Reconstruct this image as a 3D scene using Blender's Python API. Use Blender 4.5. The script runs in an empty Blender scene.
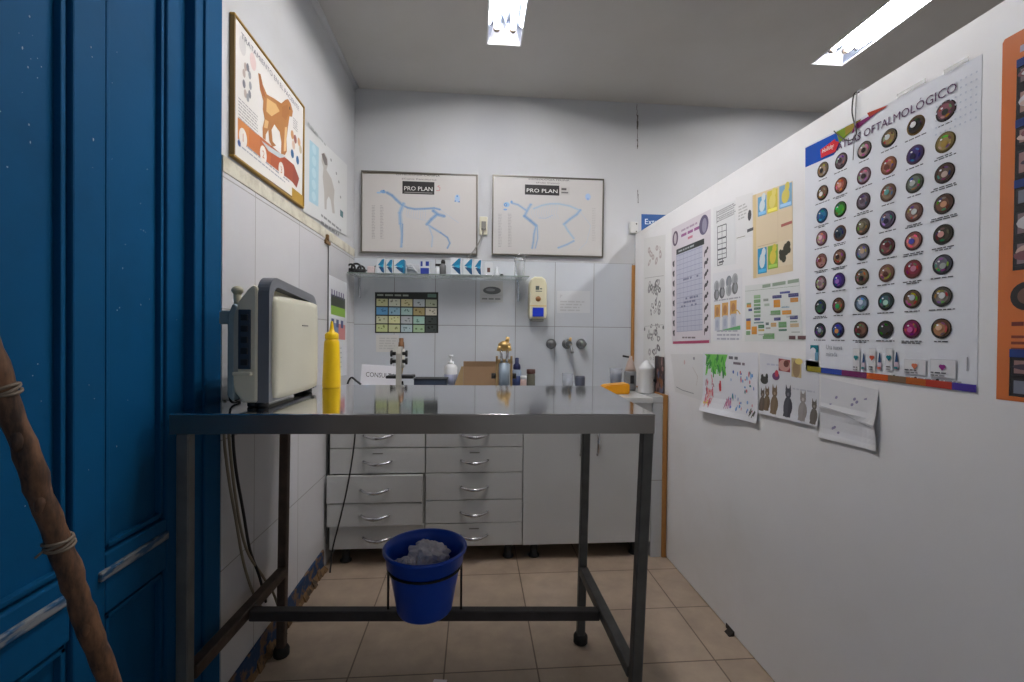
import bpy, bmesh, math, random
from mathutils import Vector, Matrix
random.seed(7)
S = bpy.context.scene
COL = S.collection
PI = math.pi
V = Vector

# ------------------------------------------------------------------ camera
F, YAW, PITCH, ROLL, CH = 459.35, .0806, -.0100, .0102, 1.2
cam_d = bpy.data.cameras.new('camera'); cam = bpy.data.objects.new('camera', cam_d); COL.objects.link(cam)
cam_d.sensor_width = 36; cam_d.lens = F / 1024 * 36; cam_d.clip_start = .02
fw = V((math.sin(YAW) * math.cos(PITCH), math.cos(YAW) * math.cos(PITCH), math.sin(PITCH)))
r0 = V((math.cos(YAW), -math.sin(YAW), 0)); u0 = r0.cross(fw)
rt = r0 * math.cos(ROLL) + u0 * math.sin(ROLL); up = -r0 * math.sin(ROLL) + u0 * math.cos(ROLL)
M = Matrix(((rt.x, up.x, -fw.x, 0), (rt.y, up.y, -fw.y, 0), (rt.z, up.z, -fw.z, CH), (0, 0, 0, 1)))
cam.matrix_world = M
S.camera = cam

def ray(px, py): return fw + rt * ((px - 512) / F) - up * ((py - 341) / F)
def on(i, val, px, py):
    r = ray(px, py); o = V((0, 0, CH)); return o + r * ((val - o[i]) / r[i])
def OX(x, px, py): return on(0, x, px, py)
def OY(y, px, py): return on(1, y, px, py)
def OZ(z, px, py): return on(2, z, px, py)

XL, XR, D, ZC, ZP, ZT = -.764, 1.054, 2.98, 2.754, 1.886, 1.69
TZ = 1.0        # exam table top
CT = .88        # counter top

# ------------------------------------------------------------------ materials
def lin(c):
    return tuple((x / 12.92 if x <= .04045 else ((x + .055) / 1.055) ** 2.4) for x in c)
def rgb(*c):
    if max(c) > 1: c = tuple(x / 255 for x in c)
    return (*lin(c), 1)
_m = {}
def mat(name, c, rough=.5, metal=0, noise=0, nscale=8, bump=0, bscale=40, trans=0, emit=0, coat=0, spec=.5, alpha=1):
    if name in _m: return _m[name]
    m = bpy.data.materials.new(name); m.use_nodes = True; nt = m.node_tree; N = nt.nodes; L = nt.links
    b = N['Principled BSDF']; b.inputs['Base Color'].default_value = rgb(*c)
    b.inputs['Roughness'].default_value = rough; b.inputs['Metallic'].default_value = metal
    b.inputs['Specular IOR Level'].default_value = spec
    if trans: b.inputs['Transmission Weight'].default_value = trans; b.inputs['IOR'].default_value = 1.45
    if coat: b.inputs['Coat Weight'].default_value = coat; b.inputs['Coat Roughness'].default_value = .1
    if alpha < 1: b.inputs['Alpha'].default_value = alpha
    if emit:
        b.inputs['Emission Color'].default_value = rgb(*c); b.inputs['Emission Strength'].default_value = emit
    if noise or bump:
        tc = N.new('ShaderNodeTexCoord')
        if noise:
            n = N.new('ShaderNodeTexNoise'); n.inputs['Scale'].default_value = nscale; n.inputs['Detail'].default_value = 6
            L.new(tc.outputs['Object'], n.inputs['Vector'])
            mr = N.new('ShaderNodeMapRange'); mr.inputs[1].default_value = .3; mr.inputs[2].default_value = .7
            mr.inputs[3].default_value = 1 - noise; mr.inputs[4].default_value = 1 + noise
            L.new(n.outputs['Fac'], mr.inputs[0])
            hs = N.new('ShaderNodeHueSaturation'); hs.inputs['Color'].default_value = rgb(*c)
            L.new(mr.outputs[0], hs.inputs['Value']); L.new(hs.outputs[0], b.inputs['Base Color'])
        if bump:
            n2 = N.new('ShaderNodeTexNoise'); n2.inputs['Scale'].default_value = bscale; n2.inputs['Detail'].default_value = 4
            L.new(tc.outputs['Object'], n2.inputs['Vector'])
            bp = N.new('ShaderNodeBump'); bp.inputs['Strength'].default_value = bump; bp.inputs['Distance'].default_value = .004
            L.new(n2.outputs['Fac'], bp.inputs['Height']); L.new(bp.outputs[0], b.inputs['Normal'])
    _m[name] = m; return m

def tile_mat(name, ax, o, w, h, c1, c2, mortar, rough=.2, mw=.004, mottle=.05, nsc=6, bump=.3, wear=None):
    """square-joint tiles in the plane of the two axes ax, origin o, tile size w x h"""
    m = bpy.data.materials.new(name); m.use_nodes = True; nt = m.node_tree; N = nt.nodes; L = nt.links
    b = N['Principled BSDF']
    g = N.new('ShaderNodeNewGeometry'); sp = N.new('ShaderNodeSeparateXYZ'); L.new(g.outputs['Position'], sp.inputs[0])
    cb = N.new('ShaderNodeCombineXYZ')
    for k in (0, 1):
        a = N.new('ShaderNodeMath'); a.operation = 'SUBTRACT'; a.inputs[1].default_value = o[k] - (w, h)[k] * 40
        L.new(sp.outputs['XYZ'.index(ax[k])], a.inputs[0]); L.new(a.outputs[0], cb.inputs[k])
    br = N.new('ShaderNodeTexBrick'); br.offset = 0; br.squash = 1
    br.inputs['Scale'].default_value = 1; br.inputs['Brick Width'].default_value = w; br.inputs['Row Height'].default_value = h
    br.inputs['Mortar Size'].default_value = mw / 2; br.inputs['Mortar Smooth'].default_value = .1; br.inputs['Bias'].default_value = 0
    br.inputs['Color1'].default_value = rgb(*c1); br.inputs['Color2'].default_value = rgb(*c2); br.inputs['Mortar'].default_value = rgb(*mortar)
    L.new(cb.outputs[0], br.inputs['Vector'])
    n = N.new('ShaderNodeTexNoise'); n.inputs['Scale'].default_value = nsc; n.inputs['Detail'].default_value = 8; n.inputs['Roughness'].default_value = .6
    L.new(g.outputs['Position'], n.inputs['Vector'])
    mr = N.new('ShaderNodeMapRange'); mr.inputs[1].default_value = .3; mr.inputs[2].default_value = .7
    mr.inputs[3].default_value = 1 - mottle; mr.inputs[4].default_value = 1 + mottle; L.new(n.outputs['Fac'], mr.inputs[0])
    hs = N.new('ShaderNodeHueSaturation'); L.new(br.outputs['Color'], hs.inputs['Color']); L.new(mr.outputs[0], hs.inputs['Value'])
    L.new(hs.outputs[0], b.inputs['Base Color'])
    b.inputs['Roughness'].default_value = rough
    bp = N.new('ShaderNodeBump'); bp.invert = True; bp.inputs['Strength'].default_value = bump; bp.inputs['Distance'].default_value = .002
    L.new(br.outputs['Fac'], bp.inputs['Height']); L.new(bp.outputs[0], b.inputs['Normal'])
    return m

def stain_mat(name, c, stain, rough=.6, scale=3, lo=.55, hi=.8, amt=.5, mottle=.03, bump=.1, stretch=(1, 1, 1)):
    """paint with blotchy stains of its own"""
    m = bpy.data.materials.new(name); m.use_nodes = True; nt = m.node_tree; N = nt.nodes; L = nt.links
    b = N['Principled BSDF']; b.inputs['Roughness'].default_value = rough
    g = N.new('ShaderNodeNewGeometry'); mp = N.new('ShaderNodeMapping'); mp.inputs['Scale'].default_value = stretch
    L.new(g.outputs['Position'], mp.inputs['Vector'])
    n = N.new('ShaderNodeTexNoise'); n.inputs['Scale'].default_value = scale; n.inputs['Detail'].default_value = 8; n.inputs['Roughness'].default_value = .62
    L.new(mp.outputs[0], n.inputs['Vector'])
    mr = N.new('ShaderNodeMapRange'); mr.inputs[1].default_value = lo; mr.inputs[2].default_value = hi; mr.inputs[4].default_value = amt
    L.new(n.outputs['Fac'], mr.inputs[0])
    mx = N.new('ShaderNodeMix'); mx.data_type = 'RGBA'; mx.inputs[6].default_value = rgb(*c); mx.inputs[7].default_value = rgb(*stain)
    L.new(mr.outputs[0], mx.inputs[0])
    n2 = N.new('ShaderNodeTexNoise'); n2.inputs['Scale'].default_value = 2.5; n2.inputs['Detail'].default_value = 5; L.new(g.outputs['Position'], n2.inputs['Vector'])
    mr2 = N.new('ShaderNodeMapRange'); mr2.inputs[1].default_value = .3; mr2.inputs[2].default_value = .7
    mr2.inputs[3].default_value = 1 - mottle; mr2.inputs[4].default_value = 1 + mottle; L.new(n2.outputs['Fac'], mr2.inputs[0])
    hs = N.new('ShaderNodeHueSaturation'); L.new(mx.outputs[2], hs.inputs['Color']); L.new(mr2.outputs[0], hs.inputs['Value'])
    L.new(hs.outputs[0], b.inputs['Base Color'])
    n3 = N.new('ShaderNodeTexNoise'); n3.inputs['Scale'].default_value = 30; L.new(g.outputs['Position'], n3.inputs['Vector'])
    bp = N.new('ShaderNodeBump'); bp.inputs['Strength'].default_value = bump; bp.inputs['Distance'].default_value = .003
    L.new(n3.outputs['Fac'], bp.inputs['Height']); L.new(bp.outputs[0], b.inputs['Normal'])
    return m

def print_mat():
    m = bpy.data.materials.new('printed_paper'); m.use_nodes = True; nt = m.node_tree
    a = nt.nodes.new('ShaderNodeAttribute'); a.attribute_name = 'ink'
    b = nt.nodes['Principled BSDF']; b.inputs['Roughness'].default_value = .45
    nt.links.new(a.outputs['Color'], b.inputs['Base Color']); return m
PRINT = print_mat()
def glossy_print(name, rough):
    m = PRINT.copy(); m.name = name; m.node_tree.nodes['Principled BSDF'].inputs['Roughness'].default_value = rough; return m
PRINT_GLOSS = glossy_print('laminated_print', .25)

# ------------------------------------------------------------------ mesh builder
class MB:
    def __init__(s): s.bm = bmesh.new(); s.mats = []; s.mi = 0; s.ink = None; s.layer = None
    def m(s, mt):
        if mt not in s.mats: s.mats.append(mt)
        s.mi = s.mats.index(mt); return s
    def _fin(s, faces, smooth=False):
        for f in faces: f.material_index = s.mi; f.smooth = smooth
        return s
    def box(s, a, b, bev=0, seg=2, rot=None, smooth=False):
        a = V(a); b = V(b); c = (a + b) / 2; d = b - a
        mx = Matrix.Translation(c)
        if rot is not None: mx = mx @ rot
        mx = mx @ Matrix.Diagonal((abs(d.x), abs(d.y), abs(d.z), 1))
        g = bmesh.ops.create_cube(s.bm, size=1, matrix=mx); vs = g['verts']
        fs = {f for v in vs for f in v.link_faces}
        if bev:
            es = list({e for v in vs for e in v.link_edges})
            r = bmesh.ops.bevel(s.bm, geom=es, offset=bev, segments=seg, profile=.5, affect='EDGES', clamp_overlap=True)
            fs = {f for v in r['verts'] for f in v.link_faces} | {f for f in fs if f.is_valid}
        s._fin(fs, smooth); return s
    def lathe(s, prof, o=(0, 0, 0), seg=24, rot=None, smooth=True, sx=1, sy=1, cap=True):
        o = V(o); rings = []
        for r, z in prof:
            ring = []
            for k in range(seg):
                a = 2 * PI * k / seg; p = V((r * sx * math.cos(a), r * sy * math.sin(a), z))
                if rot is not None: p = rot @ p
                ring.append(s.bm.verts.new(o + p))
            rings.append(ring)
        fs = []
        for i in range(len(rings) - 1):
            for k in range(seg):
                fs.append(s.bm.faces.new((rings[i][k], rings[i][(k + 1) % seg], rings[i + 1][(k + 1) % seg], rings[i + 1][k])))
        s._fin(fs, smooth)
        if cap:
            c = []
            if prof[0][0] > 1e-5: c.append(s.bm.faces.new(rings[0][::-1]))
            if prof[-1][0] > 1e-5: c.append(s.bm.faces.new(rings[-1]))
            s._fin(c, False)
        return s
    def cyl(s, a, b, r, r2=None, seg=16, smooth=True):
        a = V(a); b = V(b); d = b - a; q = d.to_track_quat('Z', 'Y').to_matrix()
        return s.lathe([(r, 0), (r if r2 is None else r2, d.length)], a, seg, q, smooth)
    def ball(s, c, r, sx=1, sy=1, sz=1, seg=16, rings=10):
        pr = [(r * math.sin(PI * i / rings) + 1e-5, -r * math.cos(PI * i / rings) * sz) for i in range(rings + 1)]
        return s.lathe(pr, c, seg, sx=sx, sy=sy)
    def tube(s, pts, r, seg=8, smooth_path=0, closed=False):
        pts = [V(p) for p in pts]
        if smooth_path:
            P = [pts[0]] + pts + [pts[-1]] if not closed else [pts[-1]] + pts + pts[:2]
            out = []
            for i in range(1, len(P) - 2):
                for k in range(smooth_path):
                    t = k / smooth_path
                    p0, p1, p2, p3 = P[i - 1], P[i], P[i + 1], P[i + 2]
                    out.append(.5 * ((2 * p1) + (p2 - p0) * t + (2 * p0 - 5 * p1 + 4 * p2 - p3) * t * t + (3 * p1 - p0 - 3 * p2 + p3) * t ** 3))
            if not closed: out.append(pts[-1])
            pts = out
        n = len(pts); rs = r if isinstance(r, (list, tuple)) else [r] * n
        if len(rs) != n: rs = [rs[min(len(rs) - 1, int(i * len(rs) / n))] for i in range(n)]
        rings = []; nrm = None
        for i, p in enumerate(pts):
            if closed: t = (pts[(i + 1) % n] - pts[i - 1])
            else: t = pts[min(i + 1, n - 1)] - pts[max(i - 1, 0)]
            t.normalize()
            if nrm is None:
                nrm = t.cross(V((0, 0, 1)) if abs(t.z) < .9 else V((1, 0, 0))).normalized()
            nrm = (nrm - t * nrm.dot(t)).normalized(); b = t.cross(nrm)
            rings.append([s.bm.verts.new(p + (nrm * math.cos(2 * PI * k / seg) + b * math.sin(2 * PI * k / seg)) * rs[i]) for k in range(seg)])
        fs = []
        for i in range(n if closed else n - 1):
            A = rings[i]; B = rings[(i + 1) % n]
            for k in range(seg): fs.append(s.bm.faces.new((A[k], A[(k + 1) % seg], B[(k + 1) % seg], B[k])))
        s._fin(fs, True)
        if not closed: s._fin([s.bm.faces.new(rings[0][::-1]), s.bm.faces.new(rings[-1])])
        return s
    def beam(s, a, b, w, h=None, bev=.002):
        """square bar from a to b"""
        a = V(a); b = V(b); d = b - a; h = h or w
        q = d.to_track_quat('Z', 'Y').to_matrix().to_4x4()
        if abs(d.normalized().z) > .9:
            z = d.normalized(); x = V((1, 0, 0)); x = (x - z * x.dot(z)).normalized(); y = z.cross(x)
            q = Matrix((x, y, z)).transposed().to_4x4()
        else:
            y = d.normalized(); z = V((0, 0, 1)); z = (z - y * z.dot(y)).normalized(); x = y.cross(z)
            q = Matrix((x, z, y)).transposed().to_4x4()
        c = (a + b) / 2
        return s.box(c - V((w, h, d.length)) / 2, c + V((w, h, d.length)) / 2, bev, 1, q)
    def prism(s, poly, fn, d, smooth=False):
        """extrude 2-D poly: fn(p, t) -> world, t in {0, d}"""
        A = [s.bm.verts.new(fn(p, 0)) for p in poly]; B = [s.bm.verts.new(fn(p, d)) for p in poly]
        n = len(poly); fs = [s.bm.faces.new(A[::-1]), s.bm.faces.new(B)]
        sd = [s.bm.faces.new((A[k], A[(k + 1) % n], B[(k + 1) % n], B[k])) for k in range(n)]
        s._fin(fs); s._fin(sd, smooth); return s
    def build(s, name, parent=None, origin=None, label=None, cat=None, group=None, kind=None, recalc=True):
        bm = s.bm
        if recalc: bmesh.ops.recalc_face_normals(bm, faces=bm.faces)
        if origin is None:
            if parent is not None: origin = WL[parent.name]
            else:
                vs = [v.co for v in bm.verts]
                mn = V([min(v[i] for v in vs) for i in range(3)]); mxx = V([max(v[i] for v in vs) for i in range(3)])
                origin = V(((mn.x + mxx.x) / 2, (mn.y + mxx.y) / 2, mn.z))
        origin = V(origin)
        bmesh.ops.translate(bm, verts=bm.verts, vec=-origin)
        me = bpy.data.meshes.new(name); bm.to_mesh(me); bm.free()
        for mt in s.mats: me.materials.append(mt)
        o = bpy.data.objects.new(name, me); COL.objects.link(o)
        WL[o.name] = origin
        if parent is not None: o.parent = parent; o.location = origin - WL[parent.name]
        else: o.location = origin
        tag(o, label, cat, group, kind); return o
WL = {}
def tag(o, label=None, cat=None, group=None, kind=None):
    if label: o['label'] = label
    if cat: o['category'] = cat
    if group: o['group'] = group
    if kind: o['kind'] = kind
def thing(name, loc, label, cat, group=None):
    o = bpy.data.objects.new(name, None); COL.objects.link(o); o.location = V(loc); o.empty_display_size = .05
    WL[o.name] = V(loc); tag(o, label, cat, group); return o

# ------------------------------------------------------------------ text outlines
_tc = {}
def text_polys(txt, res=2, font_shear=0, bold=0):
    key = (txt, font_shear, bold)
    if key in _tc: return _tc[key]
    c = bpy.data.curves.new('t', 'FONT'); c.body = txt; c.size = 1; c.resolution_u = res; c.shear = font_shear; c.offset = bold
    o = bpy.data.objects.new('t', c); COL.objects.link(o)
    dg = bpy.context.evaluated_depsgraph_get()
    me = bpy.data.meshes.new_from_object(o.evaluated_get(dg))
    vs = [(v.co.x, v.co.y) for v in me.vertices]; fs = [tuple(p.vertices) for p in me.polygons]
    bpy.data.objects.remove(o); bpy.data.curves.remove(c); bpy.data.meshes.remove(me)
    x0 = min(v[0] for v in vs); x1 = max(v[0] for v in vs); y0 = min(v[1] for v in vs); y1 = max(v[1] for v in vs)
    vs = [((x - x0) / (x1 - x0), (y - y0) / (y1 - y0)) for x, y in vs]
    _tc[key] = (vs, fs, (x1 - x0) / (y1 - y0)); return _tc[key]

# ------------------------------------------------------------------ printed sheets
class Sheet:
    """a sheet on a wall plane: U along the wall, V up, N out of the wall; printed shapes lie on its face"""
    def __init__(s, wall, base=(235, 235, 235), off=-.0006, thick=.0014, bend=None, pts=None, mat_=None):
        s.wall = wall; s.base = base; s.off = off; s.th = thick; s.bend = bend; s.items = []; s.mat = mat_ or PRINT
        if wall == 'R': s.U = V((0, -1, 0)); s.N = V((-1, 0, 0)); s.pl = (0, XR)
        if wall == 'L': s.U = V((0, 1, 0)); s.N = V((1, 0, 0)); s.pl = (0, XL)
        if wall == 'B': s.U = V((1, 0, 0)); s.N = V((0, -1, 0)); s.pl = (1, D)
        s.px_pts = pts
        w = [on(s.pl[0], s.pl[1], *p) for p in pts]
        s.O = V(w[0]); s.poly = [s.loc(p) for p in w]
        s.w = max(p[0] for p in s.poly); s.h = max(p[1] for p in s.poly)
    def loc(s, p): d = p - s.O; return (d.dot(s.U), d.z)
    def q(s, px, py): return s.loc(on(s.pl[0], s.pl[1], px, py))
    def uv(s, fu, fv):
        """fraction of the sheet's quad (first four corners BL, BR, TR, TL)"""
        a, b, c, d = s.poly[:4]
        return tuple((1 - fu) * (1 - fv) * a[k] + fu * (1 - fv) * b[k] + fu * fv * c[k] + (1 - fu) * fv * d[k] for k in (0, 1))
    def P(s, u, v, n):
        if s.bend: n = n + s.bend(u / s.w, v / s.h)
        return s.O + s.U * u + V((0, 0, v)) + s.N * n
    def shape(s, pts, c, lay=1): s.items.append((pts, [tuple(range(len(pts)))], c, lay)); return s
    def rect(s, u0, v0, u1, v1, c, lay=1): return s.shape([(u0, v0), (u1, v0), (u1, v1), (u0, v1)], c, lay)
    def frect(s, a, b, c_, d, col, lay=1): return s.shape([s.uv(a, b), s.uv(c_, b), s.uv(c_, d), s.uv(a, d)], col, lay)
    def ell(s, u, v, ru, rv, c, lay=1, n=20, a0=0, rot=0):
        return s.shape([(u + ru * math.cos(2 * PI * k / n) * math.cos(rot) - rv * math.sin(2 * PI * k / n) * math.sin(rot),
                         v + ru * math.cos(2 * PI * k / n) * math.sin(rot) + rv * math.sin(2 * PI * k / n) * math.cos(rot)) for k in range(n)], c, lay)
    def line(s, pts, w, c, lay=1):
        for (a, b) in zip(pts, pts[1:]):
            d = V((b[0] - a[0], b[1] - a[1])); L = d.length or 1e-6; nx, ny = -d.y / L * w / 2, d.x / L * w / 2
            s.shape([(a[0] + nx, a[1] + ny), (a[0] - nx, a[1] - ny), (b[0] - nx, b[1] - ny), (b[0] + nx, b[1] + ny)], c, lay)
        return s
    def text(s, txt, u, v, h, c, lay=2, w=None, align='l', shear=0, bold=0, rise=0):
        vs, fs, asp = text_polys(txt, font_shear=shear, bold=bold); w = w or asp * h
        u -= {'l': 0, 'c': w / 2, 'r': w}[align]
        s.items.append(([(u + x * w, v + y * h + rise * x) for x, y in vs], fs, c, lay)); return s
    def words(s, u, v, w, h, c, lay=1):
        """a line of print too small to read: word-long strokes"""
        x = 0
        while x < w - h:
            L = min(w - x, h * random.uniform(2, 6)); s.rect(u + x, v, u + x + L, v + h, c, lay); x += L + h * .9
        return s
    def para(s, u, v, w, h, n, c, lay=1):
        for k in range(n):
            y = v + h * (n - 1 - k) / n; s.words(u, y, w * random.uniform(.75, 1), h / n * .45, c, lay)
        return s
    def build(s, name, label, cat, group=None, parent=None, grid=12):
        bm = bmesh.new(); lay = bm.loops.layers.float_color.new('ink')
        def face(vv, c):
            try: f = bm.faces.new(vv)
            except ValueError: return
            cc = rgb(*c)
            for l in f.loops: l[lay] = cc
        if s.bend and len(s.poly) == 4:
            for n, fl in ((s.off, True), (s.off + s.th, False)):
                G = [[bm.verts.new(s.P(*s.uv(i / grid, j / grid), n)) for i in range(grid + 1)] for j in range(grid + 1)]
                for j in range(grid):
                    for i in range(grid): face((G[j][i], G[j][i + 1], G[j + 1][i + 1], G[j + 1][i]), s.base)
        else:
            A = [bm.verts.new(s.P(u, v, s.off)) for u, v in s.poly]; B = [bm.verts.new(s.P(u, v, s.off + s.th)) for u, v in s.poly]
            n = len(A); face(B, s.base); face(A[::-1], s.base)
            for k in range(n): face((A[k], A[(k + 1) % n], B[(k + 1) % n], B[k]), s.base)
        for rank, (pts, fs, c, ly) in enumerate(sorted(s.items, key=lambda it: it[3])):
            vv = [bm.verts.new(s.P(u, v, s.off + s.th + .00015 + 4e-6 * rank)) for u, v in pts]
            for f in fs: face([vv[i] for i in f], c)
        # every printed face looks out of the wall
        bm.normal_update()
        for f in bm.faces:
            if f.normal.dot(s.N) < -.2 and abs((f.calc_center_median() - s.O).dot(s.N) - s.off) > 1e-5 and not s.bend: f.normal_flip()
        og = s.O if parent is None else WL[parent.name]
        bmesh.ops.translate(bm, verts=bm.verts, vec=-og)
        me = bpy.data.meshes.new(name); bm.to_mesh(me); bm.free(); me.materials.append(s.mat)
        o = bpy.data.objects.new(name, me); COL.objects.link(o); WL[o.name] = V(og)
        if parent is not None: o.parent = parent; o.location = V(og) - WL[parent.name]
        else: o.location = og
        tag(o, label, cat, group); return o

# ================================================================== SETTING
white_paint = stain_mat('wall_paint', (197, 199, 202), (176, 174, 168), .7, 2.5, .55, .85, .5)
ceil_paint = stain_mat('ceiling_paint', (192, 190, 186), (176, 172, 164), .8, 1.2, .5, .9, .5)
board_paint = stain_mat('partition_paint', (234, 234, 235), (216, 211, 205), .4, 1.6, .5, .85, .55, bump=.06)
tile_back = tile_mat('white_wall_tile', 'XZ', (.003, 1.267), .2585, .423, (201, 206, 212), (198, 203, 209), (146, 148, 150), .22, .0045, .02, 3, .4)
tile_left = tile_mat('white_wall_tile_side', 'YZ', (1.667, 1.275), .400, .400, (203, 203, 205), (199, 199, 202), (160, 158, 154), .22, .004, .03, 3, .4)
floor_m = tile_mat('beige_floor_tile', 'XY', (-.432, 2.302), .3338, .3338, (172, 154, 136), (166, 148, 130), (108, 92, 78), .32, .006, .14, 9, .4)
blue_paint = stain_mat('blue_door_paint', (8, 78, 122), (6, 64, 102), .65, 4, .5, .8, .6, .05, .12)
blue_paint.node_tree.nodes['Principled BSDF'].inputs['Specular IOR Level'].default_value = .1
blue_worn_lit = stain_mat('blue_paint_worn_lit_grey', (24, 74, 112), (128, 130, 132), .6, 14, .42, .52, .9, .05, .2, (1, 1, 6))  # grey mixes worn paint with the light caught on the ledge tops

b = MB().m(floor_m).box((-1.0, -2.2, -.08), (4.3, 3.1, 0)); b.build('floor', kind='structure')
FX = [(.054, .224), (1.88, 2.055)]; FY0, FY1 = 1.2, 2.455
b = MB().m(ceil_paint)
xs = [-1.0, FX[0][0], FX[0][1], FX[1][0], FX[1][1], 4.3]
for i in range(5):
    if i in (1, 3):
        b.box((xs[i], -2.2, ZC), (xs[i + 1], FY0, ZC + .1)); b.box((xs[i], FY1, ZC), (xs[i + 1], 3.1, ZC + .1))
    else: b.box((xs[i], -2.2, ZC), (xs[i + 1], 3.1, ZC + .1))
b.build('ceiling', kind='structure')
# back wall: tiles up to 1.69 between the side walls, paint above and beyond
b = MB().m(tile_back).box((XL - .1, D, 0), (XR + .05, D + .12, ZT)).m(white_paint).box((XL - .1, D + .003, ZT), (4.2, D + .12, ZC))
b.box((XR + .05, D + .003, 0), (4.2, D + .12, ZT)); b.build('wall_back', kind='structure')
DY1 = OX(XL, 222, 331).y; DY0 = .25
b = MB().m(tile_left).box((XL - .12, DY1, 0), (XL, D, ZT)).m(white_paint).box((XL - .12, DY1, ZT), (XL - .004, D, ZC))
b.box((XL - .12, -2.2, 0), (XL - .004, DY0, ZC)).box((XL - .12, DY0, 2.42), (XL - .004, DY1, ZC)); b.build('wall_left', kind='structure')
# rounded fillet where the left wall meets the ceiling
b = MB().m(white_paint)
rad = .025; arc = [(XL - .004 + rad - rad * math.cos(a), ZC - rad + rad * math.sin(a)) for a in [PI / 2 * k / 6 for k in range(7)]]
poly = [(XL - .004, ZC)] + arc
b.prism(poly, lambda p, t: V((p[0], DY1 + t, p[1])), D - DY1, True); b.build('trim_1', kind='structure')
b = MB().m(board_paint).box((XR, -1.2, .004), (XR + .05, D - .002, ZP), .003); b.build('wall_right', kind='structure')
b = MB().m(white_paint).box((4.2, -2.2, 0), (4.3, 3.1, ZC)); b.build('wall_side', kind='structure')
b = MB().m(white_paint).box((-1.0, -2.3, 0), (-.2, -2.2, ZC)).box((2.6, -2.3, 0), (4.3, -2.2, ZC)).box((-.2, -2.3, 2.5), (2.6, -2.2, ZC)); b.build('wall_front', kind='structure')  # unseen wall; opening left in it so world light fills the room
wd = bpy.data.worlds.new('World'); S.world = wd; wd.use_nodes = True
wd.node_tree.nodes['Background'].inputs[0].default_value = (.80, .90, 1, 1); wd.node_tree.nodes['Background'].inputs[1].default_value = .14
S.view_settings.view_transform = 'Standard'; S.view_settings.look = 'None'; S.view_settings.gamma = 1; S.view_settings.use_curve_mapping = False
S.view_settings.exposure = 1.8

# painted, flaking skirting with rough mortar at its foot, left wall
skirt = stain_mat('skirting_blue_flaking', (20, 54, 92), (112, 86, 62), .8, 16, .50, .57, 1, .2, .5)
mortar = stain_mat('mortar_ochre', (120, 92, 62), (58, 50, 46), .9, 22, .5, .6, .9, .2, .6)
b = MB().m(skirt).box((XL - .002, DY1, 0), (XL + .008, 2.40, .105), .003).m(mortar)
N_ = 26
for k in range(N_):
    y0 = DY1 + (2.40 - DY1) * k / N_; y1 = DY1 + (2.40 - DY1) * (k + 1) / N_
    w = random.uniform(.014, .03); hh = random.uniform(.018, .05)
    b.prism([(XL, 0), (XL + w, 0), (XL + w * .8, hh * .35), (XL + .008, hh), (XL, hh)], lambda p, t: V((p[0], y0 + t, p[1])), y1 - y0 + .001)
b.build('baseboard_left', kind='structure')
b = MB().m(stain_mat('old_plaster_edge', (206, 202, 186), (180, 174, 158), .8, 14, .45, .6, .8, .1, .5)).box((XL - .005, DY1, ZT + .0005), (XL + .0025, D - .004, ZT + .05), .002); b.build('trim_11', kind='structure')
wood = stain_mat('brown_wood_trim', (178, 126, 66), (140, 92, 44), .5, 6, .4, .8, .7, .1, .2, (6, 6, .6))
# ochre wood strip closing the tiles against the partition, and the low tiled end pillar with its own strip
b = MB().m(wood).box((XR - .022, D - .012, CT), (XR - .002, D, 1.68), .002); b.build('trim_2', kind='structure')
b = MB().m(tile_mat('white_pillar_tile', 'XZ', (.79, .845), .2585, .423, (196, 200, 204), (192, 196, 200), (150, 148, 145), .25, .004, .03, 3, .3)).box((.968, 2.43, 0), (XR - .001, D - .002, CT), .002)
b.build('trim_3', kind='structure')
b = MB().m(wood).box((1.026, 2.418, .004), (1.050, 2.4295, CT + .003), .002).box((1.026, 2.418, CT + .0005), (XR - .003, 2.440, CT + .009), .002).box((XR - .014, 2.44, CT + .0005), (XR - .003, 2.9, CT + .009), .002)
b.build('trim_4', kind='structure')
# crack and peeled paint high on the back wall
b = MB().m(mat('crack_grey', (90, 86, 80), .9))
rs = random.Random(9)
for (x, y0, y1, w0) in ((637, 104, 116, .0012), (637.5, 115, 129, .0045), (637.6, 128, 141, .0012), (637.5, 139, 149, .0028), (638, 190, 203, .0018)):
    yy = y0
    while yy < y1:
        p = OY(D + .003, x + rs.uniform(-.35, .35), yy); q_ = OY(D + .003, x, min(yy + 2.2, y1)); w = w0 * rs.uniform(.5, 1.3)
        b.box((p.x - w, D + .001, q_.z), (p.x + w, D + .004, p.z)); yy += 2
b.build('trim_5', kind='structure')

# ------------------------------------------------------------------ blue panelled door and its frame
DX = XL - .028
def dY(px): return OX(DX, px, 331).y
seam0, seam1 = dY(70.5), dY(73)
pa, pb = dY(106), dY(167); dend = dY(189.5)
zr = OX(DX, 105, 555).z           # bottom of the tall panel
fr = MB().m(blue_paint)
fy0 = OX(XL, 195, 331).y
fr.box((XL - .12, fy0, 0), (XL - .001, DY1 - .001, 2.42), .004)              # jamb by the tiles
fr.box((XL - .12, DY0, 0), (XL - .001, DY0 + .09, 2.42), .004).box((XL - .12, DY0 + .09, 2.33), (XL - .001, fy0, 2.42), .004)
fr.box((XL - .03, fy0 + .035, 0), (XL + .006, fy0 + .05, 2.42), .003)        # bead down the jamb
fr.build('trim_6', kind='structure')
root = MB().m(blue_paint)
root.box((DX - .05, DY0 + .093, .012), (DX - .019, fy0 - .004, 2.325)); door = root.build('door_1', kind='structure', origin=(DX, dend, 0))
def stile(y0, y1, z0, z1, name='stile', m_=blue_paint, x1=DX, bv=.004):
    MB().m(m_).box((DX - .020, y0, z0), (x1, y1, z1), bv).build(name, door)
zl = zr - .13
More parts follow.
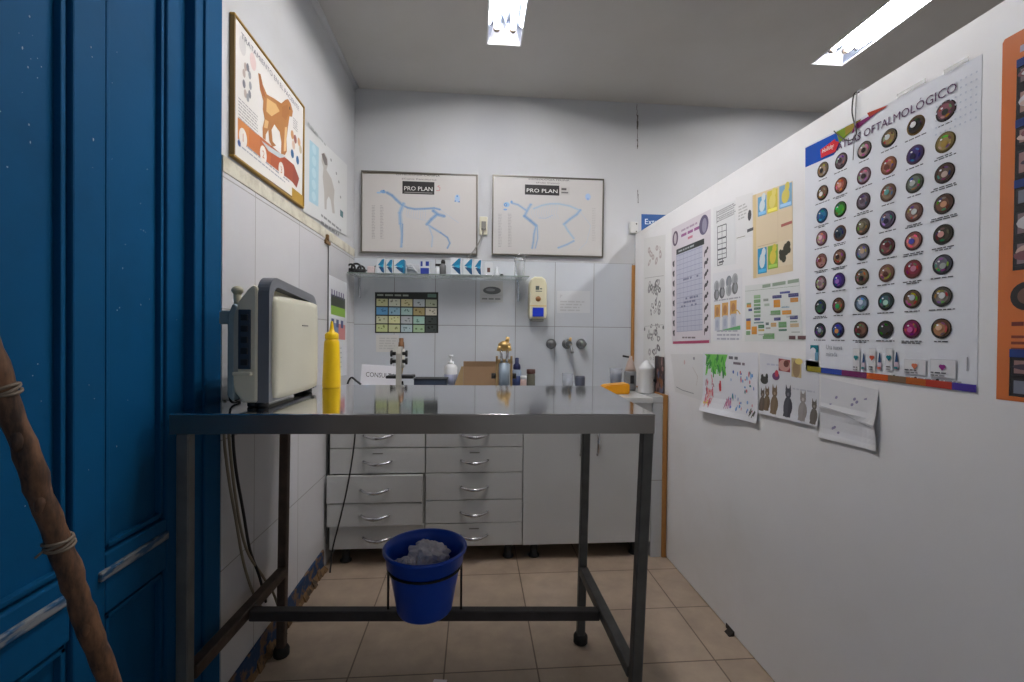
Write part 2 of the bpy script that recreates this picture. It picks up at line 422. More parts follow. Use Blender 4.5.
def panel(y0, y1, z0, z1):
    """flat field sunk behind a small stepped moulding"""
    m = MB().m(blue_paint); g = .008
    for (o, w, x) in ((g, .011, DX - .006),):
        a, c, e, f = y0 + o, y1 - o + g * .6, z0 + o, z1 - o
        for (ya, yb, za, zb) in ((a, a + w, e, f), (c - w, c, e, f), (a, c, e, e + w), (a, c, f - w, f)):
            m.box((DX - .021, ya, za), (x, yb, zb), .002)
    m.build('panel_moulding', door)
yl = DY0 + .10
stile(yl, yl + .07, .014, 2.32); stile(seam1, pa, .014, 2.32); stile(pb, dend, .014, 2.32); stile(seam0, seam1 + .001, .014, 2.32, 'meeting_groove', blue_paint, DX - .012, .001)
for (a, c) in ((yl + .07, seam0), (pa, pb)):
    stile(a, c, .014, .11, 'rail'); stile(a, c, 2.2, 2.32, 'rail'); stile(a, c, zl, zr, 'rail')
    stile(a - .02, c, zl + .078, zl + .100, 'rail_ledge', blue_worn_lit, DX + .008, .004)
    panel(a, c, zr, 2.2); panel(a, c, .11, zl)

# flecks of white paint on the door
fl = MB().m(mat('white_paint_fleck', (150, 165, 180), .7))
for k in range(95):
    cx, cy = random.choice([(115, 160), (100, 450), (60, 110), (95, 390), (120, 230), (160, 250), (30, 70), (55, 430)])
    x = random.gauss(cx, 22); y = random.gauss(cy, 70)
    if not (4 < x < 184 and 5 < y < 600): continue
    p = OX(DX, x, y); r = random.uniform(.0006, .0022)
    if abs(p.y - (seam0 + seam1) / 2) < .035 or abs(p.y - pa) < .03 or abs(p.y - pb) < .035: continue
    if p.z < zr + .05: continue
    inp = seam0 > p.y or pa < p.y < pb
    xx = DX - .019 if inp else DX
    fl.lathe([(r, 0), (r * .6, .0008)], (xx - .0004, p.y, p.z), 7, Matrix.Rotation(PI / 2, 3, 'Y'), sx=random.uniform(.7, 2.2))
fl.build('paint_fleck', door)

# ================================================================== CEILING LIGHTS
tube_m = mat('lit_tube', (255, 250, 244), .3, emit=30)
tray_m = mat('white_enamel_tray', (236, 238, 242), .35)
refl_m = mat('dulled_reflector', (150, 158, 176), .22, 1)
sock_m = mat('lamp_socket_brown', (92, 80, 72), .5)
for (x0, x1), lab in zip(FX, ('recessed twin tube ceiling light above the steel table, near the dog poster side', 'recessed ceiling light beyond the partition, above the eye chart')):
    t = thing('ceiling_light', ((x0 + x1) / 2, (FY0 + FY1) / 2, ZC), lab, 'ceiling light', 'recessed fluorescent ceiling lights')
    b = MB().m(refl_m); i = .03; zt = ZC + .075
    A = [(x0, FY0, ZC), (x1, FY0, ZC), (x1, FY1, ZC), (x0, FY1, ZC)]
    B = [(x0 + i, FY0 + .05, zt), (x1 - i, FY0 + .05, zt), (x1 - i, FY1 - .05, zt), (x0 + i, FY1 - .05, zt)]
    va = [b.bm.verts.new(p) for p in A]; vb = [b.bm.verts.new(p) for p in B]
    b._fin([b.bm.faces.new((va[k], va[(k + 1) % 4], vb[(k + 1) % 4], vb[k])) for k in (1, 3)] + [b.bm.faces.new(vb)])
    b.m(tray_m)._fin([b.bm.faces.new((va[k], va[(k + 1) % 4], vb[(k + 1) % 4], vb[k])) for k in (0, 2)])
    b.build('reflector_tray', t)
    b = MB().m(tray_m); e = .008
    for (a, c) in (((x0 - e, FY0 - e), (x0, FY1 + e)), ((x1, FY0 - e), (x1 + e, FY1 + e)), ((x0, FY0 - e), (x1, FY0)), ((x0, FY1), (x1, FY1 + e))):
        b.box((a[0], a[1], ZC - .004), (c[0], c[1], ZC - .0005))
    b.build('trim_frame', t)
    xm = (x0 + x1) / 2
    b = MB().m(refl_m); b.prism([(xm - .016, zt - .002), (xm + .016, zt - .002), (xm, ZC + .03)], lambda p, q: V((p[0], FY0 + .06 + q, p[1])), FY1 - FY0 - .12); b.build('ridge', t)
    for dx in (-.042, .042):
        MB().m(tube_m).cyl((xm + dx, FY0 + .09, ZC + .03), (xm + dx, FY1 - .09, ZC + .03), .013, seg=14).build('fluorescent_tube', t)
        for yy, sg in ((FY0 + .09, -1), (FY1 - .09, 1)):
            b = MB().m(sock_m).cyl((xm + dx, yy, ZC + .03), (xm + dx, yy + sg * .022, ZC + .03), .017, seg=12).m(tray_m).box((xm + dx - .012, yy + min(0, sg * .03), ZC + .03), (xm + dx + .012, yy + max(0, sg * .03), zt), .002)
            b.build('lamp_holder', t)

# ================================================================== STEEL EXAMINATION TABLE
steel = mat('brushed_steel_top', (212, 212, 214), .085, 1, .04, 3)
steel_edge = mat('steel_edge', (140, 132, 126), .3, .9, .06, 6)
leg_m = mat('grey_painted_steel_tube', (90, 90, 88), .5, .2, .25, 14, .15, 30)
rust_m = mat('rusty_dark_steel', (78, 64, 56), .6, .3, .3, 18, .2, 40)
rub = mat('black_rubber', (22, 21, 21), .7)
c = [OZ(TZ, 168, 413.8), OZ(TZ, 656, 414.2), OZ(TZ, 601, 385.8)]
fl_, fr_, br_ = [V((p.x, p.y, 0)) for p in c]
fl_.x = max(fl_.x, XL + .008); bl_ = fl_ + (br_ - fr_); bl_.x = XL + .012
tab = thing('examination_table', ((fl_.x + br_.x) / 2, (fl_.y + br_.y) / 2, 0), 'long stainless steel examination table on grey square legs', 'table')
corners = [fl_, fr_, br_, bl_]
b = MB().m(steel)
top = [b.bm.verts.new((p.x, p.y, TZ)) for p in corners]; inn = []
cen = sum(corners, V()) / 4
low = [b.bm.verts.new((p.x, p.y, TZ - .051)) for p in corners]
cin = [cen + (p - cen) * .97 for p in corners]; lin_ = [b.bm.verts.new((p.x, p.y, TZ - .051)) for p in cin]; lup = [b.bm.verts.new((p.x, p.y, TZ - .003)) for p in cin]
f0 = b.bm.faces.new(top); b._fin([f0, b.bm.faces.new(lup[::-1])])
b.m(steel_edge)
for k in range(4):
    n = (k + 1) % 4
    b._fin([b.bm.faces.new((low[k], low[n], top[n], top[k])), b.bm.faces.new((low[k], lin_[k], lin_[n], low[n])), b.bm.faces.new((lin_[k], lup[k], lup[n], lin_[n]))])
es = [e for e in b.bm.edges if all(v in top for v in e.verts)] + [e for e in b.bm.edges if (e.verts[0] in top) != (e.verts[1] in top) and (e.verts[0] in low or e.verts[1] in low)]
bmesh.ops.bevel(b.bm, geom=es, offset=.003, segments=2, affect='EDGES', profile=.5)
b.build('tabletop', tab)
W = .030
YB, YF = 1.765, 1.215
def leg(ptop, pbot, m_, foot=True):
    b = MB().m(m_).beam(ptop, pbot, W, bev=.003); o = b.build('leg', tab)
    if foot: MB().m(rub).lathe([(.024, 0), (.028, .004), (.028, .026), (.024, .034), (.02, .036)], (pbot[0], pbot[1], 0), 14).build('rubber_foot', o)
fr_t, fr_b = OY(YF, 646.5, 436), OY(YF, 638, 620)
k = (fr_b - fr_t) / (fr_b.z - fr_t.z); FRT = fr_t + k * (.95 - fr_t.z); FRB = fr_t + k * (.02 - fr_t.z)
BRT = OY(YB, 586.5, 436); BRT.z = .95; BRB = OY(YB, 580.5, 640); BRB.z = .02
FLX = OY(YF, 185.5, 500).x; BLX = OY(YB, 285, 520).x
leg(FRT, FRB, leg_m); leg(BRT, BRB, leg_m); leg((FLX, YF, .95), (FLX, YF, .02), mat('lit_leg_grey', (98, 100, 100), .5, .2, .2, 14)); leg((BLX, YB, .95), (BLX - .01, YB, .02), rust_m)  # front left leg made paler: its lit face is put into the colour
def at(p, q, z): return p + (q - p) * ((z - p.z) / (q.z - p.z))
sl, sr = .325, .292
a0, a1 = V((FLX, YF + .02, sl)), V((BLX, YB - .02, sl))
b0, b1 = at(FRT, FRB, sr - .02), at(BRT, BRB, sr); b0.y += .02; b1.y -= .02
MB().m(rust_m).beam(a0, a1, .034, bev=.003).build('side_stretcher', tab)
MB().m(leg_m).beam(b0, b1, .034, bev=.003).build('side_stretcher', tab)
ym = 1.5
p0 = a0 + (a1 - a0) * ((ym - a0.y) / (a1.y - a0.y)) + V((.015, 0, 0)); p1 = b0 + (b1 - b0) * ((ym - b0.y) / (b1.y - b0.y)) - V((.015, 0, 0))
MB().m(mat('dark_steel_bar', (66, 62, 62), .5, .3, .2, 14)).beam(p0 - V((0, 0, .008)), p1 - V((0, 0, .008)), .034, .032, bev=.003).build('cross_stretcher', tab)
bx = OY(ym, 425, 580).x; zs = p0.z + (p1.z - p0.z) * ((bx - p0.x) / (p1.x - p0.x)) + .0085
RR = .117; zring = OY(1.5, 425, 571).z + .022
b = MB().m(mat('black_wire', (26, 25, 26), .45, .4))
b.tube([(bx + RR * math.cos(a), ym + RR * math.sin(a), zring) for a in [2 * PI * i / 40 for i in range(40)]], .004, 6, closed=True)
for sgn in (-1, 1):
    b.tube([(bx + sgn * RR, ym, zring), (bx + sgn * RR, ym, zs - .005)], .004, 6)
b.build('bucket_ring', tab)

# bucket with used paper
blue_pl = mat('blue_plastic', (18, 74, 190), .35, 0, .05, 5)
bk = thing('bucket', (bx, ym, zs + .0005), 'blue plastic waste bucket held in the wire ring under the table', 'bucket')
k = .98
prof = [(r_ * .955, z_) for r_, z_ in [(.001, 0), (.088, 0), (.092, .006), (.118, .150 * k), (.120, .155 * k), (.128, .160 * k), (.130, .196 * k), (.140, .200 * k), (.141, .208 * k), (.138, .211 * k), (.131, .209 * k), (.125, .19 * k), (.116, .15 * k), (.089, .008), (.001, .008)]]
b = MB().m(blue_pl).lathe(prof, (bx, ym, zs + .0005), 48); b.build('pail', bk)
pap = mat('crumpled_white_paper', (232, 226, 230), .8)
for (dx, dy, dz, r, lab) in ((.006, .034, .160, .058, 'large crumpled white paper sheet heaped in the blue bucket'), (-.058, -.026, .158, .030, 'smaller crumpled white paper at the left of the blue bucket')):
    bm = bmesh.new(); bmesh.ops.create_icosphere(bm, subdivisions=4, radius=r)
    rs = random.Random(int(r * 1000))
    dirs = [(V((rs.gauss(0, 1), rs.gauss(0, 1), rs.gauss(0, 1))).normalized(), rs.uniform(3, 9), rs.uniform(0, 6)) for _ in range(7)]
    for v in bm.verts:
        n = v.co.normalized(); s_ = sum(abs(math.sin(d.dot(n) * f + ph)) for d, f, ph in dirs) / 7
        v.co = n * r * (.35 + 1.0 * s_); v.co.z *= .72; v.co.x *= 1.12
    o = MB(); o.bm.free(); o.bm = bm; o.m(pap)
    for f in bm.faces: f.smooth = False
    bmesh.ops.translate(bm, verts=bm.verts, vec=V((bx + dx, ym + dy, zs + dz)))
    o.build('crumpled_paper', label=lab, cat='paper', group='waste paper in the bucket')

# ================================================================== PORTABLE ULTRASOUND DEVICE ON THE TABLE
cream = mat('cream_plastic', (198, 196, 178), .4, 0, .03, 6)
gcream = mat('grey_cream_plastic', (212, 206, 186), .45, 0, .04, 6)
dgrey = mat('slate_grey_plastic', (112, 115, 122), .45)
teal_g = mat('blue_grey_plastic', (124, 142, 148), .5)
blackp = mat('black_plastic', (20, 22, 26), .45)
dev = thing('portable_ultrasound', (-.60, 1.43, TZ), 'cream and grey portable ultrasound unit with a carrying handle', 'ultrasound machine')
X0, X1 = -.655, -.582      # body front-back
Y0, Y1 = 1.285, 1.668
zb = TZ + .014
b = MB().m(gcream)
prof = [(X0 + .035, zb), (X1, zb), (X1, TZ + .325), (X1 - .012, TZ + .333), (X1 - .03, TZ + .318), (X0 + .03, TZ + .280), (X0 + .012, TZ + .265), (X0 + .004, TZ + .19), (X0 + .004, TZ + .09), (X0 + .012, zb + .03)]
b.prism(prof, lambda p, t: V((p[0], Y0 + t, p[1])), Y1 - Y0)
bmesh.ops.bevel(b.bm, geom=list(b.bm.edges), offset=.008, segments=2, affect='EDGES', profile=.5, clamp_overlap=True)
b.build('body', dev)
b = MB().m(teal_g).prism([(X0 - .004, zb + .02), (X0 + .010, zb + .004), (X0 + .014, zb + .012), (X0 + .009, TZ + .235), (X0 + .022, TZ + .272), (X0 + .010, TZ + .282), (X0 - .004, TZ + .25)], lambda p, t: V((p[0], Y0 - .003 + t, p[1])), Y1 - Y0 + .006)
bmesh.ops.bevel(b.bm, geom=list(b.bm.edges), offset=.004, segments=2, affect='EDGES', profile=.5, clamp_overlap=True)
b.build('back_shell', dev)
# port strip on the near side
b = MB().m(mat('port_recess_navy', (44, 56, 72), .5)).box((X0 + .024, Y0 - .0035, TZ + .105), (X0 + .056, Y0 + .004, TZ + .265), .002); ps = b.build('port_panel', dev)
b = MB().m(blackp)
for k in range(5): b.box((X0 + .031, Y0 - .006, TZ + .115 + k * .03), (X0 + .050, Y0 + .002, TZ + .132 + k * .03), .002)
b.build('socket', ps)
MB().m(mat('grey_inset', (152, 154, 148), .5)).box((X0 + .012, Y0 - .002, TZ + .09), (X0 + .024, Y0 + .004, TZ + .265), .001).build('side_inset', dev)
MB().m(gcream).box((X0 + .012, Y0 - .010, TZ + .088), (X0 + .060, Y0 + .004, TZ + .098), .003).build('side_ledge', dev)
# slate band running up, over as the handle, and down
xb = X1 + .012
b = MB().m(dgrey)
y0, y1 = Y0 + .004, Y1 - .004
def arch(o):
    pts = [(y0 + o, zb)]
    zt, r = TZ + .357 - o, .05 - o * .6
    for (cy, cz, a_) in ((y0 + o + r, zt - r, PI), (y1 - o - r, zt - .022 - r, PI / 2)):
        pts += [(cy + r * math.cos(a_ - PI / 2 * k / 8), cz + r * math.sin(a_ - PI / 2 * k / 8)) for k in range(9)]
    return pts + [(y1 - o, zb)]
po, pi_ = arch(0), arch(.026)
va = [[b.bm.verts.new((xb + dx, p[0], p[1])) for p in pp] for pp in (po, pi_) for dx in (-.016, .016)]
fs = []
for k in range(len(po) - 1):
    for (A, B) in ((0, 1), (1, 3), (3, 2), (2, 0)): fs.append(b.bm.faces.new((va[A][k], va[A][k + 1], va[B][k + 1], va[B][k])))
for k in (0, -1): fs.append(b.bm.faces.new((va[0][k], va[1][k], va[3][k], va[2][k])))
b._fin(fs)
bmesh.ops.bevel(b.bm, geom=[e for e in b.bm.edges if e.calc_length() > 0 and len(e.link_faces) == 2 and e.calc_face_angle() > 1.2], offset=.006, segments=3, affect='EDGES', profile=.5)
b._fin(b.bm.faces, False)
b.build('handle', dev)
MB().m(dgrey).box((X1 - .004, Y0 + .006, zb - .004), (X1 + .02, Y1 - .006, TZ + .292), .006).build('front_frame', dev)
# cream front cover: gently bulging rounded slab
b = MB().m(cream)
bm = b.bm; ny, nz = 14, 16; ya, yb_, za, zc_ = Y0 + .02, Y1 - .012, zb + .004, TZ + .307
G = []
for j in range(nz + 1):
    row = []
    for i in range(ny + 1):
        u, v = i / ny * 2 - 1, j / nz * 2 - 1
        rr = .10; k1 = (1 - u ** 8 * .05) ; 
        yy = (ya + yb_) / 2 + (yb_ - ya) / 2 * u * (1 - .05 * v ** 6); zz = (za + zc_) / 2 + (zc_ - za) / 2 * v * (1 - .04 * u ** 6)
        xx = X1 + .034 + .012 * (1 - u ** 4) * (1 - v ** 4)
        row.append(bm.verts.new((xx, yy, zz)))
    G.append(row)
fs = [bm.faces.new((G[j][i], G[j][i + 1], G[j + 1][i + 1], G[j + 1][i])) for j in range(nz) for i in range(ny)]
b._fin(fs, True)
r = bmesh.ops.extrude_face_region(bm, geom=fs); nv = [g for g in r['geom'] if isinstance(g, bmesh.types.BMVert)]
for v in nv: v.co.x = X1 + .016
b._fin(bm.faces, True)
cov = b.build('front_cover', dev)
MB().m(mat('badge_grey', (110, 108, 100), .5)).box((X1 + .0425, (ya + yb_) / 2 + .0, TZ + .225), (X1 + .0475, (ya + yb_) / 2 + .045, TZ + .229)).build('badge', cov)
for (x, y) in ((X0 + .05, Y0 + .03), (X1 + .006, Y0 + .02), (X1 + .006, Y1 - .03), (X0 + .05, Y1 - .03)):
    MB().m(blackp).lathe([(.014, 0), (.016, .004), (.014, .018)], (x, y, TZ + .0005), 12).build('foot', dev)
MB().m(mat('cream_knob', (186, 180, 156), .5)).ball((X0 + .006, Y0 + .03, TZ + .318), .015, sz=.8).cyl((X0 + .008, Y0 + .03, TZ + .262), (X0 + .006, Y0 + .03, TZ + .315), .010).build('knob', dev)
MB().m(teal_g).box((X0 - .030, Y0 + .005, TZ + .225), (X0 + .002, Y0 + .03, TZ + .262), .004).build('plug', dev)
b = MB().m(blackp); b.tube([(X0 - .004, Y0 + .06, TZ + .12), (X0 - .022, Y0 + .05, TZ + .08), (X0 - .026, Y0 + .06, TZ + .012), (X0 - .03, Y0 + .12, TZ + .004), (XL + .02, Y0 + .2, TZ + .004)], .0035, 6, 5); b.build('power_cord', dev)

# yellow squeeze bottle
ylw = mat('yellow_plastic', (242, 200, 8), .4, spec=.4)
p = OZ(TZ, 331.5, 387.5)
bo = thing('squeeze_bottle', (p.x, p.y, TZ), 'yellow squeeze bottle with a pointed nozzle on the steel table', 'bottle')
MB().m(ylw).lathe([(.001, 0), (.031, 0), (.0325, .004), (.0325, .02), (.0315, .06), (.029, .13), (.0275, .165), (.026, .175), (.022, .182), (.001, .184)], (p.x, p.y, TZ + .0003), 28).build('body', bo)
MB().m(ylw).lathe([(.024, 0), (.0245, .002), (.0245, .018), (.019, .024), (.011, .028), (.0075, .04), (.004, .066), (.003, .068), (.0001, .068)], (p.x, p.y, TZ + .183), 24).build('nozzle_cap', bo)

# ================================================================== CABINETS AND COUNTER
lam = mat('white_laminate', (196, 197, 196), .35, 0, .02, 4)
lam_in = mat('cabinet_carcass', (176, 176, 172), .5)
chrome = mat('satin_chrome', (190, 190, 194), .22, 1)
darkgap = mat('dark_recess', (40, 34, 30), .8)
CF = 2.43      # cabinet fronts
ZB = .085
def bow(name, parent, cx, y, z, half=.072, out=.03, vertical=False):
    b = MB().m(chrome); pts = []; 
    for k in range(13):
        t = -1 + k / 6; o_ = out * (1 - t * t) ** .8; sag = .012 * (1 - t * t)
        pts.append((cx, y - o_ - .001, z + t * half) if vertical else (cx + t * half, y - o_ - .001, z - sag))
    b.tube(pts, [.0055 + .0042 * (1 - abs(-1 + k / 6)) for k in range(13)], 8)
    for t in (-1, 1):
        p = (cx, y, z + t * half) if vertical else (cx + t * half, y, z)
        b.ball((p[0], p[1] - .003, p[2]), .006, seg=10, rings=6)
    return b.build(name, parent)
def carcass(t, x0, x1):
    b = MB().m(lam_in).box((x0, CF + .018, ZB), (x0 + .016, D - .01, .845), .001).box((x1 - .016, CF + .018, ZB), (x1, D - .01, .845), .001)
    b.box((x0 + .016, D - .022, ZB), (x1 - .016, D - .01, .845)).box((x0 + .016, CF + .018, ZB), (x1 - .016, D - .022, ZB + .016)).box((x0 + .016, CF + .018, .829), (x1 - .016, D - .022, .845))
    b.m(lam).box((x0 + .002, CF, .752), (x1 - .002, CF + .018, .845), .001); b.build('body', t)
    for (x, y) in ((x0 + .07, CF + .06), (x1 - .07, CF + .06), (x0 + .07, D - .1), (x1 - .07, D - .1)):
        MB().m(blackp).lathe([(.03, 0), (.03, .008), (.02, .012), (.02, .07), (.032, .075), (.032, ZB - .0005)], (x, y, .0005), 14).build('foot', t)
zl_ = [.086, .2095, .3325, .4775, .6125, .748]
def drawers(x0, x1, label, pulled, labels):
    t = thing('drawer_unit', ((x0 + x1) / 2, (CF + D) / 2, 0), label, 'drawer unit', 'white drawer units under the counter')
    carcass(t, x0, x1)
    for k in range(5):
        dx, dy = pulled.get(k, (0, 0)); z0, z1 = zl_[k] + .002, zl_[k + 1] - .002
        f = MB().m(lam).box((x0 + .002 + dx, CF - dy, z0), (x1 - .002 + dx, CF + .017 - dy, z1), .0015)
        if dy: f.m(lam_in).box((x0 + .02, CF + .017 - dy, z0 + .015), (x1 - .02, CF + .40 - dy, z1 - .02))
        d = f.build('drawer', t)
        zh = z0 + (z1 - z0) * .5
        bow('handle', d, (x0 + x1) / 2 + dx, CF - dy, zh)
        if k in labels:
            MB().m(mat('faded_label_print', (120, 118, 116), .7)).box(((x0 + x1) / 2 - .026 + dx, CF - dy - .0008, z1 - .03), ((x0 + x1) / 2 + .026 + dx, CF - dy + .001, z1 - .024)).build('label_strip', d)
drawers(-.742, -.254, 'white five drawer unit beside the left wall, with drawers sticking out', {1: (-.008, .018), 2: (-.009, .022)}, (3,))
drawers(-.2525, .2615, 'white five drawer unit with all drawers shut, beside the cupboard doors', {}, (0, 3))
t = thing('cupboard', (.615, (CF + D) / 2, 0), 'white two door base cupboard between the drawers and the tiled pillar', 'cupboard')
carcass(t, .263, .966)
for x0, x1 in ((.264, .6135), (.6155, .965)):
    d = MB().m(lam).box((x0, CF - .0005, ZB + .001), (x1, CF + .017, .75), .0015).build('door', t)
    bow('handle', d, .665 if x0 > .5 else .572, CF, .635, .07, .03, True)
MB().m(darkgap).box((XL + .004, D - .11, .0005), (.96, D - .10, ZB - .002)).build('recess_shade_strip', kind='structure')  # dark strip put in for the shade under the cabinets
b = MB().m(mat('white_counter', (205, 206, 206), .3, 0, .03, 5)).box((XL + .004, CF - .015, .8455), (.9665, D - .002, CT - .004), .004)
b.build('countertop', label='long white countertop over the drawer units and cupboard', cat='countertop')
CZ = CT - .0035

# ================================================================== BACK WALL
frame_m = mat('aluminium_frame_bronze', (112, 108, 100), .35, .6)
def framed(name, pts, label, cat, group, fm, base, fwid, depth, draw, top_dark=None):
    s = Sheet('B', base, off=depth - .006, pts=pts)
    c0 = s.O
    t = thing(name, c0, label, cat, group)
    draw(s); s.build('chart_print', None, None, parent=t)
    w, h = s.w, s.h; b = MB().m(fm)
    P = lambda u, v, n: s.O + s.U * u + V((0, 0, v)) + s.N * n
    for (a, c) in (((-fwid, -fwid), (w + fwid, 0)), ((-fwid, h), (w + fwid, h + fwid)), ((-fwid, 0), (0, h)), ((w, 0), (w + fwid, h))):
        b.box(P(a[0], a[1], .0015), P(c[0], c[1], depth), .0015)
    b.build('frame', t)
    MB().m(mat('backing_board', (120, 112, 100), .8)).box(P(0, 0, .002), P(w, h, depth - .0065)).build('backing', t)
blue_l = (118, 160, 206); blue_d = (88, 136, 194)
def bone(s, pts, w, c=blue_l):
    pale = tuple(int(.62 * a_ + .38 * x) for a_, x in zip((196, 193, 190), c)); mid = tuple(int(.25 * a_ + .75 * x) for a_, x in zip((196, 193, 190), c))
    s.line(pts, w * 2.6, pale, 1); s.line(pts, w * .8, mid, 2)
    for p in pts: s.ell(p[0], p[1], w * 1.5, w * 1.2, pale, 1, 12); s.ell(p[0], p[1], w * .8, w * .7, mid, 3, 10)
def dogboard(s):
    k = lambda x, y: s.q(355 + x / 7.18, 165 + y / 7.18)
    s.ell(*k(205, 198), .018, .010, blue_l, 1, rot=-.15); s.ell(*k(175, 205), .014, .006, (150, 186, 216)); s.ell(*k(210, 190), .006, .005, blue_d, 2)
    bone(s, [k(235, 205), k(270, 225), k(300, 255), k(340, 292)], .008, blue_d)
    bone(s, [k(340, 292), k(380, 312), k(430, 322), k(500, 320), k(570, 315), k(610, 325)], .006, blue_d)
    bone(s, [k(350, 285), k(325, 350), k(330, 425)], .010); bone(s, [k(330, 425), k(340, 500), k(335, 590)], .007); bone(s, [k(345, 430), k(342, 560)], .004, blue_d)
    for i in range(9):
        x = 375 + i * 17; s.line([k(x, 322), k(x - 6, 360 + 6 * i), k(x + 8, 385 + i * 2)], .0016, (164, 186, 210))
    bone(s, [k(565, 335), k(600, 362), k(640, 372)], .009, blue_d); bone(s, [k(590, 360), k(550, 395), k(520, 430)], .009, blue_d)
    bone(s, [k(520, 430), k(565, 460), k(615, 490)], .006); bone(s, [k(615, 490), k(665, 525), k(682, 565), k(665, 600)], .005, blue_d); bone(s, [k(535, 450), k(558, 520), k(552, 590)], .004, (150, 180, 212))
    s.line([k(620, 330), k(700, 390), k(745, 420)], .002, (164, 186, 210))
    s.ell(*k(735, 245), .016, .024, (160, 190, 220)); s.ell(*k(720, 265), .005, .005, blue_d, 2); s.ell(*k(748, 270), .005, .005, blue_d, 2); s.ell(*k(735, 230), .006, .006, blue_d, 2)
    for x in (125, 185):
        for i in range(22): a = k(x, 300 + i * 11); s.words(a[0], a[1], .020, .0035, (150, 148, 148))
    a = k(298, 80); s.text('OSTEOLOGIA CANINA', a[0], a[1], .011, (60, 58, 56), w=.275)
    a = k(340, 113); s.text('(Canis Familiaris)', a[0], a[1], .012, (80, 76, 74), w=.215)
    a = k(343, 212); c = k(572, 130); s.rect(a[0], a[1], c[0], c[1], (34, 33, 34), 2)
    s.text('PRO PLAN', a[0] + .012, a[1] + .022, .026, (226, 224, 220), 3, c[0] - a[0] - .024)
    s.rect(a[0] + .012, a[1] + .008, c[0] - .012, a[1] + .012, (150, 148, 146), 3)
    a = k(585, 190); s.line([a, (a[0] + .02, a[1]), (a[0] + .024, a[1] + .02), (a[0] + .008, a[1] + .026), (a[0] + .02, a[1] + .034)], .003, (196, 92, 100))
def catboard(s):
    k = lambda x, y: s.q(480 + x / 7.18, 165 + y / 7.18)
    s.ell(*k(190, 290), .020, .016, (140, 180, 214)); s.ell(*k(182, 292), .010, .010, blue_d, 2); s.ell(*k(182, 292), .004, .004, (190, 196, 204), 3); s.ell(*k(225, 272), .008, .010, blue_l, 2); s.ell(*k(180, 325), .012, .006, blue_l, 1)
    bone(s, [k(230, 280), k(270, 290), k(325, 328)], .006)
    bone(s, [k(385, 318), k(440, 296), k(500, 284), k(560, 284), k(640, 300), k(710, 330)], .005, (140, 182, 212))
    bone(s, [k(362, 290), k(335, 335), k(318, 372)], .008); bone(s, [k(318, 372), k(360, 405), k(400, 440)], .009, blue_d); bone(s, [k(400, 440), k(385, 500), k(380, 560), k(372, 600)], .006); bone(s, [k(408, 450), k(412, 530), k(395, 600)], .004)
    for i in range(11):
        x = 380 + i * 18; s.line([k(x, 312 - i * 3), k(x - 16, 350), k(x + 2, 385 + i)], .0014, (166, 190, 212))
    s.line([k(420, 385), k(470, 388), k(520, 365)], .003, (150, 176, 206))
    bone(s, [k(715, 330), k(690, 360), k(640, 395), k(600, 430)], .008); bone(s, [k(600, 430), k(630, 480), k(668, 530)], .006, (140, 182, 212)); bone(s, [k(668, 550), k(620, 575), k(560, 598)], .006); s.line([k(715, 340), k(790, 440), k(760, 560), k(700, 620)], .002, (170, 190, 210))
    s.ell(*k(770, 235), .018, .022, (160, 186, 220)); s.ell(*k(770, 250), .008, .008, (140, 170, 214), 2)
    for x in (130, 200):
        for i in range(22): a = k(x, 360 + i * 11); s.words(a[0], a[1], .022, .0035, (156, 154, 154))
    for i in range(20): a = k(800, 320 + i * 12); s.words(a[0], a[1], .022, .003, (172, 170, 168))
    a = k(345, 113); s.text('OSTEOLOGIA FELINA', a[0], a[1], .011, (60, 58, 56), w=.27)
    a = k(402, 140); s.text('(Felis Catus)', a[0], a[1], .011, (80, 76, 74), w=.15)
    a = k(320, 218); c = k(566, 155); s.rect(a[0], a[1], c[0], c[1], (34, 33, 34), 2)
    s.text('PRO PLAN', a[0] + .012, a[1] + .016, .024, (226, 224, 220), 3, c[0] - a[0] - .024)
    a = k(575, 220); c = k(640, 165); s.rect(a[0], a[1], c[0], c[1], (186, 184, 182), 2); s.words(a[0] + .005, a[1] + .03, .045, .014, (90, 88, 88), 3); s.words(a[0] + .005, a[1] + .01, .045, .010, (110, 108, 108), 3)
framed('anatomy_chart', [(362.8, 251.5), (476, 253.8), (476, 177), (362.8, 174.5)], 'framed dog skeleton chart on the back wall, left of the socket plate', 'chart', 'framed skeleton charts', frame_m, (196, 193, 190), .009, .022, dogboard)
framed('anatomy_chart', [(493, 253.8), (601, 256.5), (602, 181.5), (493, 177)], 'framed cat skeleton chart on the back wall, right of the socket plate', 'chart', 'framed skeleton charts', frame_m, (194, 192, 190), .009, .022, catboard)

# socket plate with plug and cord between the charts
p0 = OY(D, 477.5, 235); p1 = OY(D, 487.5, 217)
t = thing('socket_plate', ((p0.x + p1.x) / 2, D, p0.z), 'cream electrical socket plate between the two skeleton charts', 'socket')
MB().m(mat('cream_socket', (214, 210, 188), .45)).box((p0.x + .012, D - .010, p0.z), (p1.x, D + .0025, p1.z), .003).build('plate', t)
MB().m(mat('grey_cord', (150, 148, 142), .6)).tube([OY(D - .012, 485, 224), OY(D - .03, 484, 229), OY(D - .03, 481, 238), OY(D - .026, 477, 246), OY(D - .028, 471, 254), OY(D - .02, 465, 262)], .0035, 6, 4).build('cord', t)
MB().m(mat('grey_plug', (126, 124, 118), .5)).box(OY(D - .03, 481.5, 229) , OY(D - .009, 486, 222), .003).build('plug', t)

